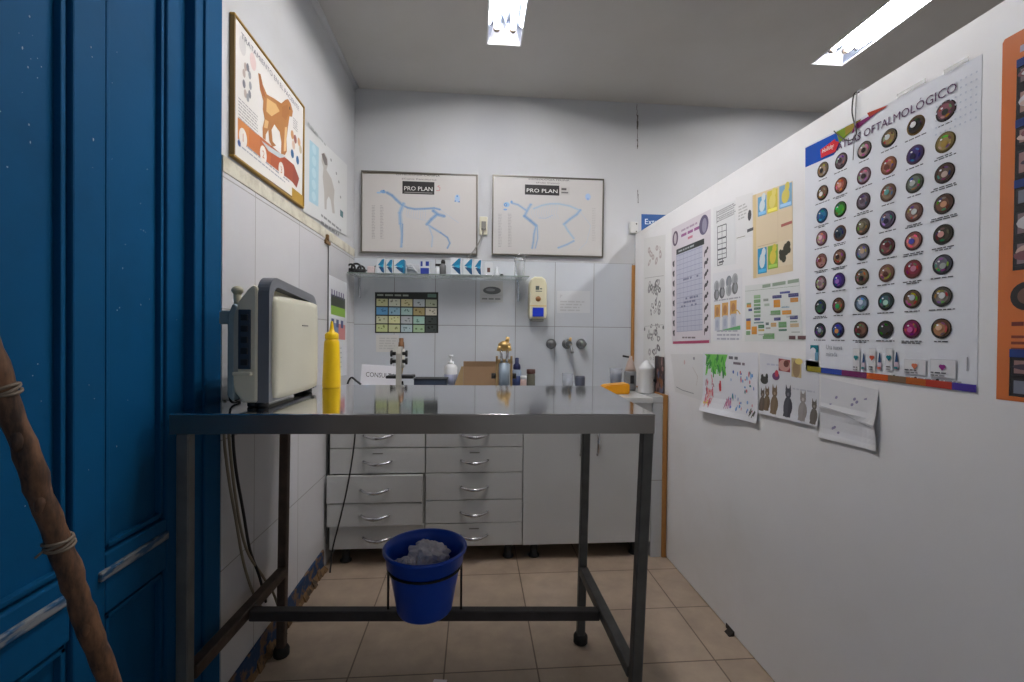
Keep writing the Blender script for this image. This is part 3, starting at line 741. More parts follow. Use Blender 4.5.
# white junction box by the partition corner, blue sign behind the partition
q0 = OY(D, 629.5, 233.5); q1 = OY(D, 637, 222.5)
t = MB().m(mat('white_switch', (206, 206, 204), .4)).box((q0.x, D - .018, q0.z), (q1.x, D + .0025, q1.z), .003)
t.m(darkgap).box((q1.x - .014, D - .0195, q1.z - .018), (q1.x - .006, D - .017, q1.z - .01)).box((q1.x - .014, D - .0195, q0.z + .008), (q1.x - .006, D - .017, q0.z + .014))
t.build('junction_box', label='small white junction box at the corner above the wood strip', cat='switch box')
s = Sheet('B', (20, 82, 150), off=-.0025, pts=[(641.5, 232), (690, 234), (690, 215.5), (641.5, 214)])
tx = s.q(645, 224.2); s.text('Extr', tx[0], tx[1], .036, (220, 232, 244), w=.086)
s.build('wall_sign', 'blue sign with white letters half hidden behind the partition top', 'sign')

# dark poster of twenty pictures, and papers under the shelf
s = Sheet('B', (26, 32, 30), pts=[(375, 333), (438.3, 333), (438.3, 292.2), (375, 292.2)])
W_, H_ = s.w, s.h
s.words(.012, H_ - .03, .2, .011, (150, 158, 150)); s.rect(W_ - .07, H_ - .034, W_ - .015, H_ - .012, (90, 120, 110))
cols = ['c8c89a d4d6c4 d2cc9e bcc4c8 aab09a', '5f9ac8 8fb4c8 a6c4c0 b0a070 d8d4c4', 'c6c8a8 d8d8a4 b8bcc0 a8ccc0 404846', 'c0cc90 c8cc9c b4c8cc a8c49c 404846']
cw, ch = (W_ - .012) / 5, (H_ - .048) / 4
for r_, row in enumerate(cols):
    for k, c in enumerate(row.split()):
        cc = tuple(int(c[i:i + 2], 16) for i in (0, 2, 4)); u = .008 + k * cw; v = H_ - .044 - (r_ + 1) * ch + .004
        s.rect(u, v, u + cw - .007, v + ch - .008, cc)
        for _ in range(4):
            s.ell(u + random.uniform(.015, cw - .02), v + random.uniform(.012, ch - .016), random.uniform(.003, .008), random.uniform(.003, .007), tuple(max(0, x - 70) for x in cc), 2, 8)
s.build('picture_poster', 'black bordered poster of a picture grid on the tiles under the shelf', 'poster')
s = Sheet('B', (206, 206, 202), pts=[(376, 352), (399, 352), (399, 334.5), (376, 334.5)])
s.para(.02, .02, .11, .08, 5, (186, 186, 184)); s.build('paper_note', 'blank white paper taped under the black picture grid poster', 'paper')
s = Sheet('B', (190, 192, 192), pts=[(480, 302.5), (503, 302.5), (503, 281), (480, 281)])
a = s.q(492, 290.5); s.ell(a[0], a[1], .058, .025, (96, 98, 100)); s.ell(a[0] - .01, a[1] + .004, .03, .010, (140, 144, 146), 2); s.words(.012, .02, .12, .009, (120, 122, 122)); s.rect(.008, .048, .14, .0495, (160, 162, 162))
s.build('paper_note', 'grey paper with a dark oval printed on it, under the glass shelf', 'paper')
s = Sheet('B', (204, 207, 210), pts=[(557, 313), (590, 313), (590, 291), (557, 291)])
s.text('P', .02, .10, .02, (176, 178, 180)); s.para(.02, .015, .17, .075, 4, (184, 186, 188)); s.build('paper_note', 'faded white notice taped above the taps', 'paper')

# glass shelf
SZ = OY(2.87, 430, 275.5).z
gl = mat('shelf_glass_green', (168, 184, 178), .08, alpha=.45)
t = thing('glass_shelf', (-.2, 2.9, SZ), 'long glass shelf on brackets under the skeleton charts', 'shelf')
SX1 = OY(2.87, 528, 275).x
MB().m(gl).box((XL + .006, 2.79, SZ - .007), (SX1, D - .003, SZ), .001).build('shelf_glass', t)
for x in (OY(2.9, 357, 280).x, OY(2.9, 519.5, 280).x):
    MB().m(chrome).box((x - .006, D - .012, SZ - .14), (x + .006, D - .001, SZ - .008), .002).box((x - .006, 2.80, SZ - .013), (x + .006, D - .001, SZ - .0075), .001).build('bracket', t)
wp = mat('white_carton', (208, 212, 216), .5); teal = mat('teal_ink', (14, 120, 164), .5); teal_d = mat('dark_teal_ink', (10, 72, 116), .5); teal_l = mat('light_teal_ink', (40, 160, 196), .5)
SH0 = 2.83
def shelf_box(x0, x1, ytop, label, side=False, ydep=.06):
    a = OY(SH0, x0, 275); c = OY(SH0, x1, ytop); z0 = SZ + .0005; z1 = c.z
    b = MB().m(wp).box((a.x, SH0, z0), (c.x, SH0 + ydep, z1), .0015)
    xl, xr, zm = a.x + .004, c.x - .003, (z0 + z1) / 2
    f = lambda p, t: V((p[0], SH0 + .0005 - t, p[1]))
    b.m(teal).prism([(xl, zm + .004), (xr - .014, z1 - .006), (xr, z1 - .003), (xr - .004, zm)], f, .001)
    b.m(teal_d).prism([(xl + .004, zm - .004), (xr - .004, zm - .002), (xr, z0 + .004), (xr - .014, z0 + .010)], f, .001)
    b.m(teal_l).prism([(xl + .012, zm), (xr - .006, zm + .012), (xr - .006, zm - .010)], f, .0014)
    if side: b.m(teal).box((c.x - .006, SH0 - .001, z0 + .003), (c.x + .001, SH0 + ydep, z1 - .003))
    b.build('medicine_box', label=label, cat='box', group='white and teal medicine boxes on the glass shelf')
shelf_box(377, 384.8, 258.5, 'white medicine box with teal triangle, first of the left three on the shelf')
shelf_box(385.4, 393, 259, 'white medicine box with teal triangle, middle of the left three on the shelf')
shelf_box(393.6, 404, 259, 'white medicine box with teal side edge, last of the left three on the shelf', True)
shelf_box(450.5, 461.2, 257.8, 'widest white and teal medicine box, beside the black dispenser on the shelf')
shelf_box(463.4, 473, 258.5, 'white and teal medicine box between the widest box and the smallest box')
shelf_box(474, 481.8, 259.5, 'smallest white and teal medicine box, beside the little white carton')
# blue and white packet
a = OY(SH0, 420.5, 275); c = OY(SH0, 429, 261.5)
b = MB().m(wp).box((a.x, SH0, SZ + .0005), (c.x, SH0 + .05, c.z), .0015); nb = mat('navy_ink', (34, 56, 150), .5)
f = lambda p, t: V((p[0], SH0 + .0005 - t, p[1])); zz = c.z - SZ
b.m(nb).prism([(a.x, SZ + .002), (c.x, SZ + .002), (c.x, SZ + zz * .5), (a.x, SZ + zz * .5)], f, .001).prism([(a.x, SZ + zz * .62), (a.x + .012, SZ + zz * .62), (a.x + .012, c.z), (a.x, c.z)], f, .001).prism([(c.x - .02, SZ + zz * .66), (c.x, SZ + zz * .66), (c.x, c.z), (c.x - .02, c.z)], f, .001)
b.build('small_packet', label='small navy blue and white packet in the middle of the glass shelf', cat='box')
# little carton with a brown picture
a = OY(SH0, 484.5, 275); c = OY(SH0, 492.5, 262.5)
b = MB().m(wp).box((a.x, SH0, SZ + .0005), (c.x, SH0 + .04, c.z), .0015).m(mat('brown_ink', (96, 62, 56), .5)).box((a.x + .016, SH0 - .0008, SZ + .022), (a.x + .034, SH0 + .002, SZ + .05))
b.build('small_carton', label='little white carton with a brown picture, right of the teal boxes', cat='box')
a = OY(SH0, 497, 275)
MB().m(wp).lathe([(.016, 0), (.017, .003), (.015, .03), (.008, .045), (.008, .058), (.001, .06)], (a.x, SH0 + .02, SZ + .0005), 14).build('small_flask', label='tiny white flask beside the little white carton on the shelf', cat='bottle')
a = OY(SH0, 502, 275); MB().m(blackp).ball((a.x, SH0 + .02, SZ + .009), .011, sz=.8).build('small_stopper', label='tiny dark stopper near the right end of the glass shelf', cat='stopper')
# black otoscope-like instrument lying at the left end
a = OY(SH0, 356, 271)
t = thing('black_instrument', (a.x, SH0, SZ), 'black coiled instrument lying at the left end of the glass shelf', 'instrument')
b = MB().m(blackp)
for k, (dx, r) in enumerate(((-.035, .024), (-.005, .027), (.022, .02))):
    b.tube([(a.x + dx + r * math.cos(q), SH0 + .02 + k * .006, SZ + .0075 + r + r * math.sin(q)) for q in [2 * PI * i / 18 for i in range(18)]], .0065, 8, closed=True)
b.cyl((a.x - .05, SH0 + .03, SZ + .022), (a.x + .05, SH0 + .03, SZ + .016), .013); b.build('head', t)
MB().m(mat('grey_lead', (92, 92, 92), .5)).tube([(a.x + .05, SH0 + .03, SZ + .018), (a.x + .075, SH0 + .03, SZ + .032), (a.x + .11, SH0 + .03, SZ + .05)], .004, 6, 4).build('lead', t)
a = OY(SH0, 369.5, 275); MB().m(mat('pale_pink_carton', (206, 190, 192), .6)).box((a.x - .014, SH0, SZ + .0005), (a.x + .026, SH0 + .04, SZ + .044), .004).build('pale_box', label='small pale pink box between the black instrument and teal boxes', cat='box')
a = OY(SH0, 405.5, 275); c = OY(SH0, 418, 275)
b = MB().m(mat('milky_plastic', (196, 198, 204), .35))
for k in range(3): b.tube([(a.x + .004, SH0 + .02 * k, SZ + .055 - .01 * k), (a.x + .03, SH0 + .02 * k + .01, SZ + .06 - .012 * k), (c.x - .02, SH0 + .02 * k, SZ + .03), (c.x, SH0 + .02 * k, SZ + .007)], .0055, 6, 4)
b.box((a.x, SH0 + .05, SZ + .0005), (c.x, SH0 + .075, SZ + .07), .004); b.build('tubing_pack', label='pale pack of plastic tubing beside the navy packet on the shelf', cat='tubing')
# black dispenser
a = OY(SH0, 441, 275)
t = thing('pump_dispenser', (a.x, SH0 + .03, SZ), 'grey bottle with a black pump head on the glass shelf', 'bottle')
MB().m(mat('grey_bottle', (104, 106, 108), .4)).lathe([(.018, 0), (.020, .003), (.020, .06), (.012, .07), (.010, .074)], (a.x + .008, SH0 + .03, SZ + .0005), 18).build('body', t)
MB().m(blackp).lathe([(.011, 0), (.013, .002), (.013, .014), (.009, .026), (.001, .028)], (a.x + .010, SH0 + .03, SZ + .072), 14).box((a.x - .038, SH0 + .022, SZ + .058), (a.x, SH0 + .038, SZ + .072), .004).build('pump_head', t)
MB().m(wp).lathe([(.014, 0), (.015, .002), (.015, .045), (.001, .047)], (a.x - .024, SH0 + .03, SZ + .0005), 14).build('vial', t)
# clear holder at the right end
a = OY(SH0, 514.8, 275); c = OY(SH0, 525.5, 251)
t = thing('clear_jar', ((a.x + c.x) / 2, SH0 + .03, SZ), 'clear jar with a wire clip at the right end of the glass shelf', 'jar')
r = (c.x - a.x) / 2
MB().m(mat('clear_glass', (214, 218, 222), .08, alpha=.35)).lathe([(.001, .001), (r * .95, 0), (r, .004), (r, .10), (r * .8, .112), (r * .8, .118), (r * .74, .118), (r * .74, .110), (r * .93, .098), (r * .93, .007), (.001, .006)], ((a.x + c.x) / 2, SH0 + .03, SZ + .0005), 24).build('body', t)
b = MB().m(chrome); xm = (a.x + c.x) / 2
b.tube([(xm - r - .002, SH0 + .03, SZ + .10), (xm - r * .6, SH0 + .03, SZ + .136), (xm + r * .9, SH0 + .03, SZ + .142), (xm + r + .002, SH0 + .03, SZ + .10)], .0022, 6, 4)
b.tube([(xm + (r + .0015) * math.cos(q), SH0 + .03 + (r + .0015) * math.sin(q), SZ + .098) for q in [2 * PI * i / 24 for i in range(24)]], .002, 6, closed=True); b.build('wire_clip', t)
MB().m(wp).lathe([(r * .5, 0), (r * .5, .085), (.001, .087)], (xm, SH0 + .03, SZ + .0075), 14).build('contents', t)

# soap dispenser
cr = mat('cream_dispenser', (214, 208, 178), .35)
a = OY(D - .06, 528.8, 318.5); c = OY(D - .06, 547, 277)
t = thing('soap_dispenser', ((a.x + c.x) / 2, D, a.z), 'cream wall soap dispenser with a blue label, right of the shelf', 'soap dispenser')
xm, hw, z0, z1 = (a.x + c.x) / 2, (c.x - a.x) / 2, a.z, c.z
b = MB().m(cr)
out = [(-hw * .88, z0), (hw * .88, z0), (hw, z0 + .03), (hw, z1 - .05), (hw * .8, z1 - .015), (hw * .4, z1), (-hw * .4, z1), (-hw * .8, z1 - .015), (-hw, z1 - .05), (-hw, z0 + .03)]
b.prism(out, lambda p, q: V((xm + p[0], D - .001 - q, p[1])), .075)
bmesh.ops.bevel(b.bm, geom=[e for e in b.bm.edges if all(v.co.y < D - .05 for v in e.verts)], offset=.014, segments=3, affect='EDGES', profile=.5)
b.build('body', t)
MB().m(mat('blue_label', (20, 52, 190), .35)).box((xm - hw * .62, D - .079, z0 + .012), (xm + hw * .62, D - .074, z0 + .07), .002).build('blue_window', t)
b = MB().m(mat('grey_print', (84, 96, 92), .6)).box((xm - hw * .3, D - .0772, z1 - .085), (xm + .006, D - .074, z1 - .06)).box((xm + .010, D - .0772, z1 - .082), (xm + hw * .42, D - .074, z1 - .074)).box((xm - hw * .3, D - .0772, z1 - .096), (xm + hw * .42, D - .074, z1 - .091))
b.build('printed_mark', t)
MB().m(mat('brown_emblem', (140, 96, 56), .5)).lathe([(.017, 0), (.017, .003), (.001, .0035)], (xm, D - .0745, z0 + .125), 20, Matrix.Rotation(PI / 2, 3, 'X')).build('emblem', t)
MB().m(mat('amber_strip', (206, 172, 96), .5)).box((xm - hw * .9, D - .0772, z0 + .078), (xm + hw * .9, D - .074, z0 + .083)).build('strip', t)
MB().m(mat('grey_spout_plastic', (140, 140, 136), .5)).box((xm - hw * .7, D - .06, z0 - .018), (xm + hw * .7, D - .004, z0 + .002), .004).build('drip_spout', t)  # spout in plain grey plastic

# taps in the wall
brass = mat('worn_brass', (196, 164, 108), .4, .8)
tapm = mat('dull_chrome', (128, 130, 132), .3, .9)
def rosette(b, x, z): b.lathe([(.034, 0), (.034, .004), (.022, .012), (.014, .018), (.014, .03)], (x, D - .0005, z), 20, Matrix.Rotation(PI / 2, 3, 'X'))
for px_, lab in ((552.3, 'left wall tap with a round chrome knob above the counter'), (582.8, 'right wall tap with a round chrome knob above the counter')):
    p = OY(D - .05, px_, 344); t = thing('wall_tap', (p.x, D, p.z), lab, 'tap', 'chrome wall taps')
    b = MB().m(tapm); rosette(b, p.x, p.z); b.build('rosette', t)
    b = MB().m(tapm); b.lathe([(.012, .028), (.020, .034), (.024, .042), (.024, .056), (.018, .064), (.001, .066)], (p.x, D, p.z), 12, Matrix.Rotation(PI / 2, 3, 'X'))
    for k in range(5): q = 2 * PI * k / 5; b.ball((p.x + .020 * math.cos(q), D - .05, p.z + .020 * math.sin(q)), .008, seg=10, rings=6)
    b.build('knob', t)
p = OY(D - .05, 568.5, 344); t = thing('wall_spout', (p.x, D, p.z), 'middle chrome water spout with a brass cap between the taps', 'tap')
b = MB().m(tapm); rosette(b, p.x, p.z); b.cyl((p.x, D - .028, p.z), (p.x, D - .075, p.z), .02); b.build('body', t)
MB().m(brass).cyl((p.x + .006, D - .06, p.z + .01), (p.x + .012, D - .06, p.z + .042), .011, .008).ball((p.x + .004, D - .074, p.z - .01), .013).build('brass_cap', t)
MB().m(tapm).tube([(p.x, D - .07, p.z - .005), (p.x + .004, D - .11, p.z - .02), (p.x + .008, D - .13, p.z - .055)], .010, 10, 5).build('nozzle', t)

# ================================================================== THINGS ON THE COUNTER
ivory = mat('ivory_plastic', (206, 204, 196), .4)
def microscope(px, y, label, head_m, tube_mt, arm_m, top_py, wide):
    p = OY(y, px, top_py); H_ = p.z - CZ; x = p.x
    t = thing('microscope', (x, y, CZ), label, 'microscope', 'microscopes on the counter')
    b = MB().m(blackp).box((x - .06, y - .08, CZ + .0005), (x - .028, y + .08, CZ + .022), .006).box((x + .028, y - .08, CZ + .0005), (x + .06, y + .08, CZ + .022), .006).box((x - .06, y - .085, CZ + .0005), (x + .06, y - .03, CZ + .03), .006); b.build('base', t)
    b = MB().m(arm_m); b.prism([(.085, .02), (.085, H_ * .72), (.05, H_ * .84), (.0, H_ * .84), (.0, H_ * .74), (.04, H_ * .7), (.05, H_ * .55), (.05, .02)], lambda q, s_: V((x - .013 + s_, y - q[0], CZ + q[1])), .026); b.build('arm', t)
    MB().m(blackp).box((x - wide, y - .047, CZ + H_ * .26), (x + wide, y + .06, CZ + H_ * .31), .003).build('stage', t)
    b = MB().m(tube_mt).cyl((x, y + .012, CZ + H_ * .45), (x, y + .012, CZ + H_ * .80), .019); b.build('body_tube', t)
    MB().m(brass).cyl((x, y + .012, CZ + H_ * .33), (x, y + .012, CZ + H_ * .45), .007, .012).build('objective', t)
    MB().m(head_m).lathe([(.016, 0), (.018, .004), (.016, H_ * .12), (.013, H_ * .125), (.013, H_ * .19), (.010, H_ * .2)], (x, y + .012, CZ + H_ * .80), 16).build('eyepiece', t)
    for zz in (.58, .72):
        for sg in (-1, 1):
            MB().m(blackp).cyl((x + sg * .018, y - .062, CZ + H_ * zz), (x + sg * .036, y - .062, CZ + H_ * zz), .010).cyl((x + sg * .036, y - .062, CZ + H_ * zz), (x + sg * .046, y - .062, CZ + H_ * zz), .018).build('focus_knob', t)
    b = MB().m(chrome).cyl((x, y + .01, CZ + .0005), (x, y + .01, CZ + H_ * .2), .02, .014); b.build('condenser', t)
    return t, x, H_
microscope(401, 2.66, 'black and ivory microscope with a brown eyepiece beside the white CONSULTA card', mat('brown_eyepiece', (120, 84, 52), .4, .3), ivory, mat('greyed_ivory', (164, 162, 154), .4), 338, .075)
# brass headed instrument
y = 2.62; p = OY(y, 504.5, 337); x = p.x; H_ = p.z - CZ
t = thing('brass_microscope', (x, y, CZ), 'old brass topped microscope standing in front of the cardboard box', 'microscope', 'microscopes on the counter')
MB().m(blackp).box((x - .05, y - .07, CZ + .0005), (x + .05, y + .07, CZ + .025), .008).build('base', t)
b = MB().m(brass); z = CZ + H_ * .84
b.ball((x, y, z), .034, sz=.9).cyl((x - .026, y - .012, z), (x - .034, y - .012, z - .03), .012).cyl((x + .024, y - .014, z), (x + .03, y - .014, z - .028), .012).cyl((x + .014, y, z + .02), (x + .02, y, CZ + H_), .012)
for k in range(6): q = 2 * PI * k / 6; b.ball((x + .026 * math.cos(q), y + .026 * math.sin(q), z + .008), .010, seg=10, rings=6)
b.build('turret', t)
b = MB().m(chrome).cyl((x - .016, y - .01, CZ + H_ * .55), (x - .02, y - .012, z - .02), .008).cyl((x + .014, y - .01, CZ + H_ * .55), (x + .018, y - .012, z - .02), .008); b.build('objective', t)
MB().m(mat('tan_metal', (176, 148, 104), .4, .3)).box((x - .048, y, CZ + .02), (x - .036, y + .03, CZ + H_ * .66), .003).box((x + .036, y, CZ + .02), (x + .048, y + .03, CZ + H_ * .66), .003).box((x - .048, y, CZ + H_ * .52), (x + .048, y + .03, CZ + H_ * .6), .003).build('pillar_frame', t)
MB().m(mat('blue_grey_metal', (150, 166, 182), .35, .2)).cyl((x, y + .01, CZ + .02), (x, y + .01, CZ + H_ * .54), .03).build('body_tube', t)
MB().m(blackp).cyl((x - .072, y + .015, CZ + H_ * .3), (x - .048, y + .015, CZ + H_ * .3), .016).cyl((x + .048, y + .015, CZ + H_ * .3), (x + .07, y + .015, CZ + H_ * .3), .016).build('focus_knob', t)

# consulting card
a = OY(2.84, 360, 364.5); c = OY(2.84, 397, 386)
b = MB().m(mat('white_card', (226, 226, 232), .5)); hz = a.z - CZ
f = lambda p, q: V((p[0], 2.84 + (p[1] - CZ) * .22 - q, p[1]))
b.prism([(a.x, CZ + .001), (c.x, CZ + .001), (c.x - .004, a.z - .012), (a.x + .004, a.z)], f, .002)
ink = mat('black_ink', (40, 40, 44), .6); b.m(ink)
vs, fs_, asp = text_polys('CONSULTA')
def put_text(txt, x0, z0, w, h, sk=0):
    vs, fs_, asp = text_polys(txt); vv = [b.bm.verts.new(f((x0 + u * w, z0 + v * h + u * w * sk), .0024)) for u, v in vs]
    b._fin([b.bm.faces.new([vv[i] for i in q]) for q in fs_])
za = OY(2.86, 372, 376.5).z
put_text('CONSULTA', OY(2.86, 366, 376).x, za, .175, .028, -.06)
b.build('desk_card', label='white card reading CONSULTA leaning on the tiles behind the microscope', cat='card')

nav = mat('navy_tray', (44, 56, 76), .5)
a = OY(2.70, 409, 384); c = OY(2.70, 447, 378.5)
b = MB().m(nav).box((a.x + .03, 2.68, CZ + .0005), (c.x, 2.80, CZ + .07), .004).m(blackp).box((a.x + .026, 2.675, CZ + .07), (c.x + .004, 2.805, c.z), .003)
b.build('instrument_case', label='low dark navy case lying on the counter beside the microscope', cat='case')
MB().m(blackp).tube([OY(2.75, 347.5, 384), OY(2.75, 349.5, 379.5), OY(2.75, 352, 377.5), OY(2.75, 356, 380.5), OY(2.75, 361, 384.5)] , .006, 6, 4).build('black_cable', label='short black cable loop on the counter in front of the left corner', cat='cable')

def bottle(name, px, y, top, prof, m_, label, cat='bottle', extra=None, w=None):
    p = OY(y, px, top); H_ = p.z - CZ; t = thing(name, (p.x, y, CZ), label, cat)
    MB().m(m_).lathe([(r, z * H_) for r, z in prof], (p.x, y, CZ + .0005), 24).build('body', t)
    for nm, mm, pr in (extra or []): MB().m(mm).lathe([(r, z * H_) for r, z in pr], (p.x, y, CZ + .0005), 20).build(nm, t)
    return t, p.x, H_
whitep = mat('white_plastic', (222, 224, 226), .35)
clearp = mat('clear_plastic', (196, 202, 214), .12, alpha=.40)
bottle('pump_bottle', 451.0, 2.86, 355, [(.001, 0), (.038, 0), (.04, .03), (.04, .62), (.03, .70), (.016, .73)], whitep, 'white pump bottle at the left of the cardboard box', extra=[('pump', whitep, [(.018, .72), (.018, .8), (.006, .81), (.006, .94), (.014, .95), (.014, 1), (.001, 1)]), ('label_band', mat('grey_blue_label', (160, 166, 190), .5), [(.0404, .1), (.0404, .42)])])
# cardboard box
card = mat('brown_cardboard', (158, 128, 98), .8, 0, .06, 8, .1, 30)
a = OY(2.72, 463.5, 361.5); c = OY(2.72, 499, 361.5)
t = thing('cardboard_box', ((a.x + c.x) / 2, 2.8, CZ), 'open brown cardboard box on the counter behind the brass microscope', 'box')
b = MB().m(card); zt = a.z - .03
b.box((a.x, 2.72, CZ + .0005), (c.x, 2.724, zt)).box((a.x, 2.89, CZ + .0005), (c.x, 2.894, zt)).box((a.x, 2.724, CZ + .0005), (a.x + .004, 2.89, zt)).box((c.x - .004, 2.724, CZ + .0005), (c.x, 2.89, zt)).box((a.x, 2.72, CZ + .0005), (c.x, 2.894, CZ + .004)); b.build('carton', t)
MB().m(card).prism([(2.72, zt), (2.724, zt), (2.716, zt + .032), (2.712, zt + .032)], lambda p, q: V((a.x + q, p[0], p[1])), c.x - a.x).build('flap', t)
MB().m(mat('pale_cardboard', (178, 152, 112), .8)).prism([(a.x - .064, CZ + .001), (a.x - .001, CZ + .001), (a.x - .001, zt), (a.x - .012, zt)], lambda p, q: V((p[0], 2.735 + q + (a.x - p[0]) * .3, p[1])), .004).build('flap', t)
MB().m(card).prism([(c.x - .004, zt), (c.x, zt), (c.x + .03, zt + .045), (c.x + .026, zt + .047)], lambda p, q: V((p[0], 2.725 + q, p[1])), .16).build('flap', t)
bottle('solution_bottle', 517, 2.82, 357.5, [(.001, 0), (.026, 0), (.028, .04), (.028, .55), (.018, .66), (.014, .7)], mat('pale_blue_bottle', (160, 176, 198), .2), 'pale bottle with a dark blue cap, right of the brass microscope', extra=[('cap', mat('dark_blue_cap', (34, 44, 96), .4), [(.022, .62), (.024, .66), (.022, .76), (.012, .82), (.012, .98), (.001, 1)]), ('label_band', mat('blue_label_band', (56, 76, 130), .5), [(.0284, .12), (.0284, .42)])])
bottle('pink_vial', 523.5, 2.74, 376, [(.001, 0), (.018, 0), (.019, .05), (.019, .8), (.001, .85)], mat('pale_pink_plastic', (204, 178, 172), .4), 'small pale pink vial between the blue capped bottle and brown jar', 'vial', [('lid', whitep, [(.0195, .78), (.0195, 1), (.001, 1)])])
bottle('brown_jar', 531, 2.80, 369, [(.001, 0), (.024, 0), (.026, .05), (.026, .7), (.02, .78)], mat('olive_glass', (104, 104, 92), .2), 'small olive glass jar with a dark red brown lid near the taps', 'jar', [('lid', mat('red_brown_lid', (84, 52, 46), .4), [(.025, .76), (.027, .78), (.027, .98), (.001, 1)])])
t, x, H_ = bottle('clear_cup', 567.8, 2.80, 373.5, [(.001, 0), (.03, 0), (.036, 1), (.034, 1), (.028, .03), (.001, .03)], clearp, 'clear plastic cup below the water spout', 'cup')
t, x, H_ = bottle('dark_pot', 580, 2.80, 376, [(.001, 0), (.028, 0), (.03, .1), (.032, .85), (.029, 1), (.001, 1)], mat('slate_pot', (84, 88, 104), .4), 'small slate coloured pot below the right tap', 'pot')
t, x, H_ = bottle('blue_cup', 616, 2.82, 368.5, [(.001, 0), (.033, 0), (.041, 1), (.039, 1), (.031, .03), (.001, .03)], clearp, 'clear cup filled with dark blue liquid, behind the yellow scoop', 'cup', [('liquid', mat('navy_liquid', (64, 76, 116), .2), [(.001, .035), (.0305, .035), (.037, .74), (.001, .74)])])
# yellow scoop
p = OZ(CZ, 613, 397); a = OY(2.62, 600, 388); c = OY(2.62, 626, 388)
yt = mat('amber_yellow_plastic', (240, 164, 10), .35)
t = thing('yellow_scoop', ((a.x + c.x) / 2, 2.60, CZ), 'yellow plastic scoop lying on the counter by the grey spray bottle', 'scoop')
b = MB().m(yt); x0, x1 = a.x, c.x
b.prism([(x0, .04), (x0 + .05, .0), (x1, .0), (x1, .075), (x0 + .03, .062)], lambda q, s_: V((q[0], 2.55 + s_ * 1.0, CZ + .0005 + q[1] * .8)), .11)
bmesh.ops.bevel(b.bm, geom=list(b.bm.edges), offset=.006, segments=2, affect='EDGES', clamp_overlap=True); b.build('bowl', t)
MB().m(yt).box((x0 - .03, 2.595, CZ + .030), (x0 + .01, 2.615, CZ + .042), .004).build('handle', t)

# on the pillar top: spray bottle, white cone bottle, picture card
PZ = CT + .0005
y = 2.74; p = OY(y, 630.5, 356); x = p.x; H_ = p.z - PZ; xs_ = min(x, .955)
t = thing('spray_bottle', (x, y, CZ), 'grey and pinkish spray bottle behind the white cone topped bottle', 'bottle')
MB().m(mat('grey_wash_bottle', (132, 134, 138), .35)).lathe([(.001, 0), (.034, 0), (.036, .01), (.036, H_ * .52), (.034, H_ * .56)], (x, y, PZ), 22).build('body', t)
MB().m(mat('pinkish_translucent', (186, 166, 156), .35)).lathe([(.034, H_ * .56), (.030, H_ * .64), (.018, H_ * .84), (.012, H_ * .9), (.010, H_), (.001, H_)], (x, y, PZ), 22).build('shoulder', t)
MB().m(blackp).cyl((x - .012, y, PZ + H_ * .97), (x - .05, y - .01, PZ + H_ * 1.0), .006).build('nozzle', t)
b = MB().m(ink)
b.box((x - .012, y - .0385, PZ + H_ * .2), (x + .012, y - .034, PZ + H_ * .2 + .05), .003)
b.build('label_mark', t)
y = 2.60; p = OY(y, 646.3, 360.5); x = p.x; H_ = p.z - PZ
t = thing('cone_bottle', (x, y, PZ), 'white plastic bottle with a cone shaped top on the tiled pillar', 'bottle')
r = .046
MB().m(whitep).lathe([(.001, 0), (r * .96, 0), (r, .005), (r, H_ * .70), (r * 1.02, H_ * .71), (r * 1.02, H_ * .75)], (x, y, PZ), 28).build('body', t)
MB().m(whitep).lathe([(r * 1.03, H_ * .74), (r * 1.03, H_ * .77), (r * .25, H_ * .98), (r * .12, H_), (.001, H_)], (x, y, PZ), 28).build('cone_cap', t)
MB().m(blackp).lathe([(.009, 0), (.009, .012), (.001, .013)], (x + r * .82, y - r * .5, PZ + H_ * .40), 12, Matrix.Rotation(PI / 2, 3, 'X')).build('tap_button', t)
s = Sheet('R', (70, 54, 52), off=.004, thick=.003, pts=[(655.5, 393), (665, 394.5), (665, 357), (656, 356)])
for _ in range(26): s.ell(random.uniform(.01, s.w - .01), random.uniform(.02, s.h - .02), random.uniform(.006, .018), random.uniform(.01, .03), random.choice([(120, 92, 84), (44, 40, 52), (150, 120, 116), (90, 96, 120), (130, 84, 50), (60, 40, 40)]), random.randint(1, 6), 10)
s.build('picture_card', 'dark brown picture card stuck on the partition above the pillar', 'card')

# ================================================================== LEFT WALL POSTERS
K = lambda s: (lambda x, y: s.q(225 + x / 3.41, 10 + y / 3.41))
L0 = [(231.2, 154.5), (300, 203), (301.3, 108), (232.6, 17)]
s = Sheet('L', (226, 224, 220), off=.007, pts=L0); kk = K(s)
t = thing('framed_poster', s.O, 'framed golden dog anatomy poster with an orange arrow, beside the blue door', 'poster')
P_ = lambda *a: [kk(*p) for p in a]
T_ = lambda t: (34 + 194 * t, 365 + 163 * t)
B_ = lambda t: (34 + 188 * t, 440 + 146 * t)
for (t0, t1, c_) in ((0, .2, (206, 130, 66)), (.2, .4, (198, 116, 58)), (.4, .6, (188, 100, 52)), (.6, .8, (174, 84, 48)), (.8, 1, (158, 70, 46))): s.shape(P_(T_(t0), T_(t1), B_(t1), B_(t0)), c_)
s.shape(P_(T_(1), (246, 575), (237, 606), B_(1)), (146, 62, 44))
for n, (x, y) in zip('123', ((52, 435), (122, 492), (184, 545))):
    c_ = kk(x, y); s.ell(c_[0], c_[1], .026, .030, (232, 226, 218), 2); s.text(n, c_[0], c_[1] - .013, .026, (190, 110, 60), 3, align='c')
